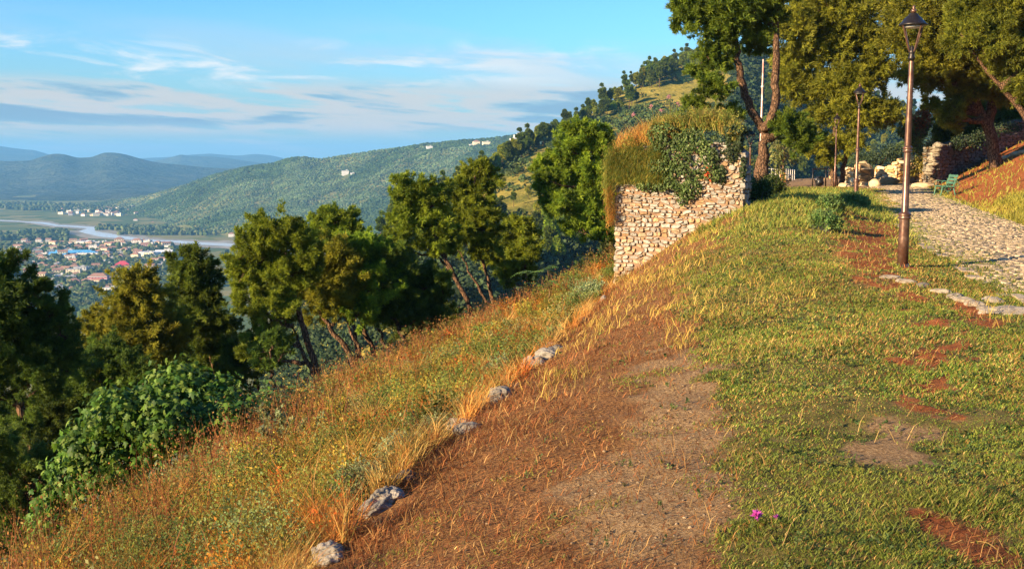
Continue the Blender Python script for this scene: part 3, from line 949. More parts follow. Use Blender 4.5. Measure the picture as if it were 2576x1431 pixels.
    # lower trees, the slope's shade put into their dark needle colour
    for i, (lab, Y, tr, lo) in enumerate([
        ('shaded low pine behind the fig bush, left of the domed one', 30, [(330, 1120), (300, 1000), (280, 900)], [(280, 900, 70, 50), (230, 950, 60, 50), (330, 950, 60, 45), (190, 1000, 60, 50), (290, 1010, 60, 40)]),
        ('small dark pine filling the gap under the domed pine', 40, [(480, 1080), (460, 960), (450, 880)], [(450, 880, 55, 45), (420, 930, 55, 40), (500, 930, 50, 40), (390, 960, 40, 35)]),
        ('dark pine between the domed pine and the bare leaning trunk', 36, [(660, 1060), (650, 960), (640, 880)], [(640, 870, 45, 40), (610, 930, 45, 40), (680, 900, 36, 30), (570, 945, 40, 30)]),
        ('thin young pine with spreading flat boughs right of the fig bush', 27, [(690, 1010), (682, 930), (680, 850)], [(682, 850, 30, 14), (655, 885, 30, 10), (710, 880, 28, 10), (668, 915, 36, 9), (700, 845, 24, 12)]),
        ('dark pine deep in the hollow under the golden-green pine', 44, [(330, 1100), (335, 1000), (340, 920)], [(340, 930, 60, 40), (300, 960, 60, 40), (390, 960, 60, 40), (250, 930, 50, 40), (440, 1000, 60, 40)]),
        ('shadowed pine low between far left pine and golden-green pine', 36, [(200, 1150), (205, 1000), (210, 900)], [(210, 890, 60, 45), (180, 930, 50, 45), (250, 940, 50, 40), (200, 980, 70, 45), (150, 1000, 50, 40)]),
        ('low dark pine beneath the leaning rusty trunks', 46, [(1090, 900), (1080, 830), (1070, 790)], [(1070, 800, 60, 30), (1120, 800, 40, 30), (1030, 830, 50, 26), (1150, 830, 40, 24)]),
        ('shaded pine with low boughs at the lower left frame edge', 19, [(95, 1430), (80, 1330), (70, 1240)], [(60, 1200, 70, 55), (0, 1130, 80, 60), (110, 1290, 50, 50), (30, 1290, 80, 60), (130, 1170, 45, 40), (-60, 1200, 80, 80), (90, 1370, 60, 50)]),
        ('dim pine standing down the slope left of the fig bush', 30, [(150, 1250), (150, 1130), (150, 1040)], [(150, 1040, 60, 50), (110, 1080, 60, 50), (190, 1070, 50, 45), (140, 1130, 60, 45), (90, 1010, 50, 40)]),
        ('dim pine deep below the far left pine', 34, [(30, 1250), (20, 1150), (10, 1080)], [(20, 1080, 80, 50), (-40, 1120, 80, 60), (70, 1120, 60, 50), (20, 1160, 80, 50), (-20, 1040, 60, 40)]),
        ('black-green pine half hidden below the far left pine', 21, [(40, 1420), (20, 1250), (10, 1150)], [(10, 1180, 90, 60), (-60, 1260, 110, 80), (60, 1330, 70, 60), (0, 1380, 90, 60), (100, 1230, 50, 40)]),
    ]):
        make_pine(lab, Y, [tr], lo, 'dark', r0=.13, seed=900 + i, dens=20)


def right_pines():
    make_pine('tall forked pine behind the ruined wall, top out of frame', 45,
              [[(1917, 452), (1920, 380), (1922, 318)], [(1922, 330), (1885, 268), (1862, 190), (1850, 100), (1845, -20)], [(1924, 330), (1950, 270), (1952, 190), (1955, 90), (1955, -40)]],
              [(1755, 25, 62, 40), (1805, 75, 60, 48), (1850, 20, 70, 50), (1905, 50, 60, 50), (1715, 62, 30, 20), (1795, 150, 55, 30), (1752, 180, 30, 14), (1880, -60, 110, 70), (1750, -55, 80, 60), (1800, 222, 50, 30), (1752, 268, 40, 17), (1828, 288, 44, 20), (1795, 305, 30, 14), (1905, 110, 44, 36, 1.8), (1705, 20, 24, 22), (1985, 315, 52, 28), (2010, 360, 44, 22), (2040, 340, 36, 22), (1965, -30, 50, 50)],
              'sun', r0=.66, limb_from=17, lob=1.1, maxlimb=8, group='pines along the path', tint=(.75, .85, 1.0))
    make_pine('wide pine with two pale stems at the end of the path, left of the rocks', 60,
              [[(2099, 466), (2095, 410), (2105, 300), (2112, 150)], [(2118, 462), (2124, 410), (2140, 300), (2170, 150)]],
              [(1995, 70, 60, 55), (2060, 40, 85, 60), (2150, 30, 85, 60), (2000, 150, 60, 44), (2080, 130, 80, 50), (2170, 120, 85, 52), (2025, 225, 66, 40), (2125, 215, 85, 46), (2200, 190, 50, 44), (2100, 290, 66, 30), (2175, 290, 60, 32), (2060, 372, 44, 22), (2080, 402, 36, 15), (2135, 360, 44, 26), (2225, 290, 50, 34), (2290, 110, 60, 50), (2100, -60, 130, 60), (2290, 40, 70, 60), (1985, 200, 40, 36), (2030, -30, 70, 60)],
              'gold', r0=.40, maxlimb=22, group='pines along the path', dens=20, lob=1.08)
    make_pine('huge pine with a thick bent trunk on the red earth slope', 54,
              [[(2506, 420), (2498, 350), (2462, 275), (2440, 195), (2410, 60)], [(2480, 310), (2520, 200), (2560, 100)]],
              [(2330, 60, 85, 66), (2440, 40, 100, 70), (2550, 50, 95, 70), (2365, 160, 76, 52), (2450, 140, 85, 60), (2560, 160, 90, 60), (2310, 185, 50, 34), (2425, 215, 40, 26), (2395, 290, 26, 40), (2340, 265, 20, 14), (2510, 215, 60, 34), (2440, -60, 140, 70), (2650, 60, 100, 100), (2300, -30, 80, 70), (2410, 255, 30, 30)],
              'gold', r0=.62, maxlimb=16, group='pines along the path', dens=30, tint=(.85, .80, .85))
    make_pine('pine with a slanting red trunk leaning in from the right frame edge', 47,
              [[(2668, 430), (2600, 325), (2540, 240), (2470, 165), (2420, 90)]],
              [(2500, 95, 80, 56), (2620, 140, 100, 80), (2440, 50, 60, 50), (2560, -20, 110, 80), (2420, 110, 40, 36), (2690, 60, 110, 110), (2640, 250, 44, 40), (2590, 215, 44, 26)],
              'gold', r0=.30, maxlimb=10, group='pines along the path', tint=(.62, .56, .6))
    make_pine('dark green pine upslope behind the stone wall, right of the trunk', 70,
              [[(2590, 330), (2585, 250), (2570, 150)]],
              [(2575, 180, 90, 60), (2540, 240, 50, 40), (2610, 260, 60, 50), (2560, 300, 36, 26), (2520, 300, 40, 24), (2480, 250, 50, 36)],
              'dark', r0=.3, maxlimb=8, group='pines along the path')
    make_pine('dark bushy pine over the top of the retaining wall', 66,
              [[(2405, 372), (2404, 330), (2400, 290)]],
              [(2400, 300, 44, 36), (2382, 335, 28, 34), (2430, 330, 34, 30), (2440, 290, 40, 30), (2410, 365, 20, 14), (2300, 330, 26, 26), (2460, 330, 30, 24)],
              'dark', r0=.2, maxlimb=5, group='pines along the path')


near_pines()
right_pines()

# ------------------------------------------------------------------ grass and weeds
def blades(mb, B, az, lean, h, w, col, bend=0.6):
    """curved three-triangle blades; all arguments per blade"""
    n = len(B)
    up = np.array([0, 0, 1.0])
    dirh = np.stack([np.cos(az), np.sin(az), np.zeros(n)], -1)
    side = np.stack([-np.sin(az + .9), np.cos(az + .9), np.zeros(n)], -1) * w[:, None] * .5
    m = B + (dirh * np.sin(lean)[:, None] + up * np.cos(lean)[:, None]) * (h * .55)[:, None]
    l2 = lean + bend * (0.4 + lean)
    t = m + (dirh * np.sin(l2)[:, None] + up * np.cos(l2)[:, None]) * (h * .45)[:, None]
    V = np.stack([B - side, B + side, m + side * .75, m - side * .75, t], 1).reshape(-1, 3)
    i = np.arange(n) * 5
    mb_n = mb.n
    c = np.repeat(col, 5, 0)
    mb.add(V, np.stack([i, i + 1, i + 2, i + 3], -1), c)
    mb.faces(np.stack([i + 3, i + 2, i + 4], -1) + mb_n)


def scatter_xy(n, y0, y1, x0f, x1f, g, p=1.25):
    """random points between two x(Y) limits, thinning with distance"""
    p = p if abs(p - 1) > 1e-3 else 1.01
    a = 1 - p
    u = g.random(n)
    y = (y0 ** a + u * (y1 ** a - y0 ** a)) ** (1 / a)
    lo, hi = x0f(y), x1f(y)
    return lo + (hi - lo) * g.random(n), y


fE = lambda y: np.interp(y, EY, EX)
fL = lambda y: np.interp(y, LY, LX)
GREENS = np.array([(0.13, 0.195, 0.022), (0.18, 0.22, 0.028), (0.085, 0.16, 0.028), (0.24, 0.25, 0.038)])
STRAWS = np.array([(0.42, 0.24, 0.075), (0.34, 0.15, 0.045), (0.50, 0.33, 0.12), (0.26, 0.10, 0.035)])
GOLDS = np.array([(0.55, 0.40, 0.13), (0.48, 0.30, 0.09), (0.40, 0.31, 0.08)])


def pick(arr, n, g, jit=.2):
    return arr[g.integers(0, len(arr), n)] * (1 + jit * g.normal(size=(n, 1))).clip(.5, 1.6)


def lawn_grass():
    g = np.random.default_rng(21)
    # short green turf
    n = 1150000
    x, y = scatter_xy(n, 3.4, 62, fE, lambda y: np.minimum(fL(y) + .7, .53 * y + 3), g, 1.5)
    z = zg(x, y)
    gr, dr, rd, go, di = soil(x, y, z)
    clump = .5 + 1.1 * fbm(x * 1.7, y * 1.7, 61, 4)
    spot = (y < 30) * .30 * smooth(3.2 * (fbm(x * 1.9 + 5, y * 1.9, 64, 3) - .08)) * (x < fL(y))
    keep = g.random(n) < np.maximum(gr, spot) * np.clip(.22 + clump, .08, 1)
    x, y, z, clump = x[keep], y[keep], z[keep], clump[keep]; m = len(x)
    col = pick(GREENS, m, g)
    yel = np.clip(.40 + 1.3 * fbm(x * .55, y * .55, 63, 4) + smooth((y - 14) / 14) * .40, 0, 1)[:, None]
    col = col * (1 - yel * .7) + np.array([0.24, 0.235, 0.04]) * yel * .7
    st = g.random(m) < .10 + .30 * smooth(.5 + 2.4 * fbm(x * .9 - 7, y * .9, 68, 3))
    col[st] = pick(STRAWS, st.sum(), g)
    worn = np.clip(.5 + 1.5 * fbm(x * .8 + 9, y * .8, 69, 4), 0, 1)
    h = g.uniform(.018, .048, m) * (0.45 + .75 * clump) * (.6 + .8 * worn) * (1 + .035 * y)
    w = .0019 + .00070 * y
    mb = MB(); blades(mb, np.stack([x, y, z - .006], -1), g.uniform(0, 6.283, m), g.uniform(.2, 1.1, m), h, np.full(m, 1.0) * w, col)
    tag(mb.build('grass', M_GRASS), 'short green grass covering the lawn beside the path', 'grass', kind='stuff')
    # low broadleaf weeds and thin bents mixed through the turf
    n = 5200
    x, y = scatter_xy(n, 3.6, 34, lambda y: fE(y) + 1, lambda y: np.minimum(fL(y), .53 * y + 2), g, 1.4)
    z = zg(x, y); gr, dr, rd, go, di = soil(x, y, z)
    k = (g.random(n) < np.maximum(gr, .12)) & (fbm(x * 1.3 + 3, y * 1.3, 66, 3) > -.02)
    x, y, z = x[k], y[k], z[k]; m = len(x)
    mb = MB(); leafy(mb, np.stack([x, y, z], -1), g.uniform(.02, .07, m), 12, .010 + .0014 * y, pick(np.array([(0.07, 0.13, 0.03), (0.12, 0.17, 0.05), (0.05, 0.10, 0.025), (0.17, 0.16, 0.04)]), m, g), g, 1.2, .8)
    n = 2600
    x, y = scatter_xy(n, 4, 30, lambda y: fE(y) + .4, lambda y: fL(y), g, 1.2)
    k = fbm(x * .9, y * .9, 62, 3) > .02
    x, y = x[k], y[k]; m = len(x)
    blades(mb, np.stack([x, y, zg(x, y)], -1), g.uniform(0, 6.283, m), g.uniform(.1, .6, m), g.uniform(.08, .20, m), .0018 + .0004 * y, pick(GOLDS * .8, m, g), .6)
    tag(mb.build('lawn_weeds', M_GRASS), 'low broadleaf weeds and thin dry bents mixed into the lawn', 'weeds', kind='stuff')
    # longer bright grass on the crest of the lawn
    n = 90000
    x, y = scatter_xy(n, 19, 50, lambda y: fE(y) + 1.5, lambda y: fL(y), g, 1.0)
    z = zg(x, y); gr, dr, rd, go, di = soil(x, y, z)
    k = g.random(n) < gr * smooth((y - 19) / 8) * np.clip(.45 + 1.6 * fbm(x * .7, y * .7, 65, 3), 0.03, 1)
    x, y, z = x[k], y[k], z[k]; m = len(x)
    mb = MB(); blades(mb, np.stack([x, y, z - .01], -1), g.uniform(0, 6.283, m), g.uniform(.1, .7, m), g.uniform(.08, .26, m), .006 + .0006 * y, pick(np.array([(0.20, 0.24, 0.035), (0.27, 0.26, 0.045), (0.13, 0.20, 0.03), (0.34, 0.30, 0.07)]), m, g))
    tag(mb.build('grass', M_GRASS), 'longer bright yellow-green grass on the crest of the lawn', 'grass', kind='stuff')
    # grass right of the path
    n = 110000
    x, y = scatter_xy(n, 18, 70, lambda y: fL(y) + PATHW - .1, lambda y: .56 * y + 4, g, 1.2)
    z = zg(x, y); gr, dr, rd, go, di = soil(x, y, z)
    keep = g.random(n) < gr * .95 + .06
    x, y, z = x[keep], y[keep], z[keep]; m = len(x)
    col = pick(GREENS, m, g); yel = np.clip(.55 + .9 * fbm(x * .4, y * .4, 67, 3), 0, 1)[:, None]
    col = col * (1 - yel) + np.array([0.36, 0.27, 0.05]) * yel
    mb = MB(); blades(mb, np.stack([x, y, z - .01], -1), g.uniform(0, 6.283, m), g.uniform(.1, .8, m), g.uniform(.10, .30, m), .012 + .0006 * y, col)
    tag(mb.build('grass', M_GRASS), 'yellow-green grass on the slope right of the cobbled path', 'grass', kind='stuff')
    # straw lying and standing on the dry margin
    n = 420000
    x, y = scatter_xy(n, 3.4, 34, lambda y: fE(y) - .25, lambda y: np.minimum(fL(y), fE(y) + 9), g, 1.45)
    z = zg(x, y); gr, dr, rd, go, di = soil(x, y, z)
    ed = np.exp(-np.abs(x - fE(y) - .15) / .35)
    cl = np.clip(.5 + 1.5 * fbm(x * 1.1, y * 1.1, 71, 4), 0, 1)
    keep = g.random(n) < np.clip(np.maximum(dr, .7 * rd * (x < fL(y))) * (.04 + .62 * cl ** 2.5) + .5 * ed + .05 * di, 0, 1)
    keep &= clear_of_stones(x, y)
    x, y, z, ed = x[keep], y[keep], z[keep], ed[keep]; m = len(x)
    col = pick(STRAWS, m, g); rust = (g.random(m) < .40)
    col[rust] = pick(np.array([(0.32, 0.13, 0.04), (0.24, 0.11, 0.04), (0.40, 0.18, 0.055)]), rust.sum(), g)
    flat = g.random(m) < .80
    lean = np.where(flat, g.uniform(1.0, 1.5, m), g.uniform(.1, .7, m))
    h = np.where(flat, g.uniform(.025, .08, m), g.uniform(.02, .075, m)) * (1 + .7 * ed) * (1 + .03 * y)
    mb = MB(); blades(mb, np.stack([x, y, z], -1), g.uniform(0, 6.283, m), lean, h, .003 + .0005 * y, col, .35)
    tag(mb.build('dry_grass', M_WEED), 'rust and straw coloured dry grass on the ground along the edge', 'dry grass', kind='stuff')
    # tall golden seed grass
    n = 90000
    x, y = scatter_xy(n, 5, 34, lambda y: fE(y) - .2, fL, g, 1.1)
    z = zg(x, y); gr, dr, rd, go, di = soil(x, y, z)
    cl = smooth(.5 + 2.2 * fbm(x * 1.6, y * 1.6, 73, 3))
    keep = g.random(n) < go * cl * .42
    x, y, z = x[keep], y[keep], z[keep]; m = len(x)
    mb = MB(); blades(mb, np.stack([x, y, z], -1), g.uniform(0, 6.283, m), g.uniform(.05, .7, m), g.uniform(.06, .24, m), .003 + .0005 * y, pick(GOLDS * [.9, .82, .7], m, g, .3))
    tag(mb.build('seed_grass', M_WEED), 'golden seed grass standing in tufts on the lawn', 'grass', kind='stuff')


def leafy(mb, B, H, nl, ls, col, g, spread=.35, up=.4, stem=None):
    """upright leafy stems: B bases, H heights, nl leaves per stem of size ls"""
    n = len(B)
    az = g.uniform(0, 6.283, n); ln = g.uniform(.0, spread, n)
    top = B + np.stack([np.cos(az) * np.sin(ln), np.sin(az) * np.sin(ln), np.cos(ln)], -1) * H[:, None]
    t = np.sqrt(g.uniform(.06, 1, (n, nl, 1)))
    c = B[:, None] + (top - B)[:, None] * t + g.normal(size=(n, nl, 3)) * (H[:, None, None] * .07)
    d = unit(g.normal(size=(n, nl, 3)) + np.array([0, 0, up]))
    a = unit(np.cross(d, g.normal(size=(n, nl, 3))))
    l = (ls * np.ones(n))[:, None, None] * g.uniform(.6, 1.3, (n, nl, 1))
    V = np.stack([c, c + d * l * .5 - a * l * .3, c + d * l, c + d * l * .5 + a * l * .3], 2).reshape(-1, 3)
    mb.add(V, np.arange(len(V)).reshape(-1, 4), np.repeat(np.repeat(col, nl, 0), 4, 0))
    if stem is not None:
        w = (0.16 * ls * np.ones(n))[:, None]
        sd = np.stack([np.cos(az + 1.2), np.sin(az + 1.2), 0 * az], -1) * w
        V = np.stack([B - sd, B + sd, top + sd * .4, top - sd * .4], 1).reshape(-1, 3)
        mb.add(V, np.arange(len(V)).reshape(-1, 4), np.repeat(stem, 4, 0))


def bankw(y):
    return np.interp(y, [-80, 6, 10, 18, 26, 40, 520], [2.0, 2.2, 2.4, 3.7, 3.0, 1.5, 1.5])


SAGE_SPOTS = [
    ('pale grey-green sage bush beside the lower boulder of the stone edge', 905, 1215, 85, 55, 7.9),
    ('sage bush with a greener middle, next above the palest one', 1000, 1140, 55, 50, 8.9),
    ('low spreading grey-green bush against the rusty grass edge', 1095, 1082, 75, 38, 9.9),
    ('long low sage bush at the very bottom of the bank', 470, 1370, 110, 45, 6.4),
    ('small sage bush left of the broken stones in the golden weeds', 1255, 905, 40, 28, 14.5),
    ('fresh yellow-green bush near the foot of the ruined wall', 1480, 690, 45, 30, 26)]


def clear_of_sage(x, y):
    ok = np.ones(len(x), bool)
    for _, px, py, rx, ry, Y in SAGE_SPOTS:
        c = P(px, py, Y); r = rx * Y / FPX
        t = (x - c[0]) / (r * .95); u = (y - Y + r * 1.1) / (r * 2.0)
        ok &= t * t + u * u > 1
    return ok


def bank_weeds():
    g = np.random.default_rng(33)
    ORG = np.array([(0.48, 0.24, 0.045), (0.40, 0.17, 0.035), (0.54, 0.33, 0.08), (0.30, 0.13, 0.03), (0.56, 0.40, 0.11)])
    OLV = np.array([(0.24, 0.225, 0.035), (0.32, 0.25, 0.04), (0.16, 0.18, 0.03), (0.38, 0.28, 0.04)])
    SAGE = np.array([(0.26, 0.28, 0.11), (0.32, 0.32, 0.12), (0.18, 0.22, 0.07)])
    def clusters(nc, y0, y1, lo, hi, pw, nmin, nmax, spread):
        """plant bases gathered in clumps -> x, y, clump index"""
        cx, cy = scatter_xy(nc, y0, y1, lo, hi, g, pw)
        cnt = g.integers(nmin, nmax, nc); idx = np.repeat(np.arange(nc), cnt)
        sp = spread * g.uniform(.5, 1.4, nc)[idx]
        return cx[idx] + g.normal(size=len(idx)) * sp, cy[idx] + g.normal(size=len(idx)) * sp, idx
    # arching dry grass in tufts
    x, y, idx = clusters(8200, 3.2, 36, lambda y: fE(y) - bankw(y) - 1.2, lambda y: fE(y) - .02, 1.0, 30, 75, .085)
    keep = (x < fE(y) + .05) & clear_of_sage(x, y) & clear_of_stones(x, y)
    x, y, idx = x[keep], y[keep], idx[keep]; m = len(x); z = zg(x, y)
    pal = np.concatenate([ORG * 1.1, ORG * 1.3, np.array([(0.56, 0.38, 0.11), (0.40, 0.28, 0.06), (0.30, 0.26, 0.06)])])
    tc = pal[g.integers(0, len(pal), idx.max() + 1)]
    pa = fbm(x * .5, y * .5, 83, 3)[:, None]
    col = tc[idx] * (1 + .22 * g.normal(size=(m, 1))).clip(.5, 1.6) * np.where(pa > .08, np.array([1.1, .85, .7]), 1.0)
    h = g.uniform(.5, 1.15, m) * g.uniform(.18, .56, idx.max() + 1)[idx]
    taz = g.uniform(0, 6.283, idx.max() + 1)[idx] + g.normal(size=m) * 1.0
    mb = MB(); blades(mb, np.stack([x, y, z - .01], -1), taz, g.uniform(.05, .75, m), h, .0028 + .0005 * y, col, .9)
    tag(mb.build('dry_weeds', M_WEED), 'orange and straw dry grass filling the bank below the stone edge', 'dry grass', kind='stuff')
    # big golden clumps standing above the rest
    x, y, idx = clusters(210, 5, 34, lambda y: fE(y) - bankw(y) - .7, lambda y: fE(y) - .35, .9, 60, 150, .10)
    keep = (x < fE(y) - .05) & clear_of_sage(x, y) & clear_of_stones(x, y, 1.5)
    x, y, idx = x[keep], y[keep], idx[keep]; m = len(x); z = zg(x, y); nc = idx.max() + 1
    tc = np.array([(0.56, 0.34, 0.07), (0.50, 0.24, 0.045), (0.58, 0.42, 0.12), (0.40, 0.30, 0.06)])[g.integers(0, 4, nc)]
    mb = MB(); blades(mb, np.stack([x, y, z], -1), g.uniform(0, 6.283, m), g.uniform(.02, .45, m), g.uniform(.55, 1.1, m) * g.uniform(.38, .75, nc)[idx], .003 + .0005 * y, tc[idx] * (1 + .2 * g.normal(size=(m, 1))).clip(.5, 1.5), .9)
    tag(mb.build('tall_dry_grass', M_WEED), 'tall golden grass clumps standing above the other weeds of the bank', 'dry grass', kind='stuff')
    # bigger green weeds, plant by plant
    x, y, idx = clusters(90, 5, 34, lambda y: fE(y) - bankw(y) - .6, lambda y: fE(y) - .4, .8, 26, 60, .20)
    keep = (x < fE(y) - .05) & clear_of_stones(x, y, 1.5)
    x, y, idx = x[keep], y[keep], idx[keep]; m = len(x); z = zg(x, y); nc = idx.max() + 1
    tc = np.array([(0.13, 0.19, 0.04), (0.20, 0.25, 0.09), (0.18, 0.21, 0.04), (0.10, 0.15, 0.03)])[g.integers(0, 4, nc)]
    mb = MB(); leafy(mb, np.stack([x, y, z], -1), g.uniform(.6, 1.1, m) * g.uniform(.30, .65, nc)[idx], 34, .012 + .0013 * y, tc[idx] * (1 + .15 * g.normal(size=(m, 1))).clip(.6, 1.5), g, .45, .5)
    tag(mb.build('green_weeds', M_WEED), 'larger green weed plants standing among the golden grass of the bank', 'weeds', kind='stuff')
    # tall dry stalks with seed heads
    n = 5200
    x, y = scatter_xy(n, 4.5, 36, lambda y: fE(y) - bankw(y) - .9, lambda y: fE(y) - .4, g, .8)
    z = zg(x, y); dd = (fE(y) - x) / bankw(y)
    keep = g.random(n) < .06 + .94 * smooth((dd - .55) / .4)
    x, y, z = x[keep], y[keep], z[keep]; m = len(x)
    col = pick(np.array([(0.40, 0.17, 0.05), (0.32, 0.20, 0.06), (0.26, 0.10, 0.04)]), m, g)
    H = g.uniform(.4, .95, m)
    mb = MB(); B = np.stack([x, y, z], -1)
    blades(mb, B, g.uniform(0, 6.283, m), g.uniform(.0, .25, m), H, .005 + .0005 * y, col, .3)
    leafy(mb, B + np.array([0, 0, .1]), H * .85, 8, .016 + .0009 * y, col * np.array([.95, 1.1, .9]), g, .2, .8)
    tag(mb.build('weed_stalks', M_WEED), 'tall brown weed stalks with seed heads along the rim of the bank', 'weeds', kind='stuff')
    # green and yellow leafy weeds, plant by plant
    x, y, idx = clusters(720, 3.4, 36, lambda y: fE(y) - bankw(y) - 1.0, lambda y: fE(y) - .2, .85, 8, 30, .15)
    keep = (x < fE(y) - .03) & clear_of_sage(x, y) & clear_of_stones(x, y, 1.5)
    x, y, idx = x[keep], y[keep], idx[keep]; m = len(x); z = zg(x, y)
    nc = idx.max() + 1
    kind_ = g.random(nc); ccol = np.where((kind_ < .22)[:, None], pick(SAGE, nc, g), pick(OLV, nc, g))
    rd_ = kind_ > .90; ccol[rd_] = pick(np.array([(0.42, 0.12, 0.02), (0.50, 0.22, 0.03)]), rd_.sum(), g)
    gr_ = (kind_ > .83) & (kind_ <= .90); ccol[gr_] = pick(np.array([(0.12, 0.17, 0.03), (0.17, 0.21, 0.04)]), gr_.sum(), g)
    hh = g.uniform(.18, .62, nc)[idx] * g.uniform(.55, 1.1, m)
    lsz = (g.uniform(.7, 1.5, nc))[idx]
    col = ccol[idx] * (1 + .18 * g.normal(size=(m, 1))).clip(.6, 1.5)
    mb = MB(); leafy(mb, np.stack([x, y, z], -1), hh, 30, (.014 + .0013 * y) * lsz, col, g, .5, .35, stem=col * .7)
    tag(mb.build('leafy_weeds', M_WEED), 'olive and yellow leafy weeds mixed through the bank', 'weeds', kind='stuff')
    # undergrowth on the steep slope below
    n = 15000
    x, y = scatter_xy(n, 15, 75, lambda y: fE(y) - bankw(y) - 22 - .3 * y, lambda y: fE(y) - bankw(y) - 1.2, g, .6)
    z = zg(x, y)
    col = pick(np.array([(0.04, 0.065, 0.016), (0.07, 0.08, 0.02), (0.028, 0.048, 0.014), (0.11, 0.09, 0.026)]), n, g)
    mb = MB(); leafy(mb, np.stack([x, y, z], -1), g.uniform(.3, 1.1, n) * (1 + .9 * (x < fE(y) - bankw(y) - 7)), 26, .06 + .0026 * y, col, g, .7, .2)
    tag(mb.build('undergrowth', M_WEED), 'dark shrubby undergrowth on the steep slope beneath the pines', 'undergrowth', kind='stuff')


lawn_grass()
bank_weeds()


# ------------------------------------------------------------------ single plants on the bank
def sprig_bush(name, label, cat, px, py, rx, ry, Y, cols, leaf, nst, g, group=None, up=.8):
    """rounded bush of upright leafy sprigs, base on the ground"""
    c = P(px, py, Y); k = Y / FPX
    Rx = rx * k; H = ry * 2 * k
    gz = float(zg(c[0], c[1]))
    base = np.array([c[0], c[1], gz])
    a = g.uniform(0, 6.283, nst); r = np.sqrt(g.random(nst)) * Rx * .8
    bx = np.stack([base[0] + np.cos(a) * r, base[1] + np.sin(a) * r * .8], -1)
    hz = H * np.sqrt(np.clip(1 - (r / Rx) ** 2, .1, 1)) * g.uniform(.9, 1.35, nst)
    B = np.concatenate([bx, zg(bx[:, 0], bx[:, 1])[:, None]], -1)
    mb = MB(); leafy(mb, B, hz, 40, leaf, pick(np.array(cols), nst, g), g, .4, up, stem=np.full((nst, 3), .1))
    o = mb.build(name, M_WEED, None, base)
    return tag(o, label, cat, group)


SAGEC = [(0.28, 0.33, 0.15), (0.34, 0.37, 0.19), (0.21, 0.26, 0.10)]


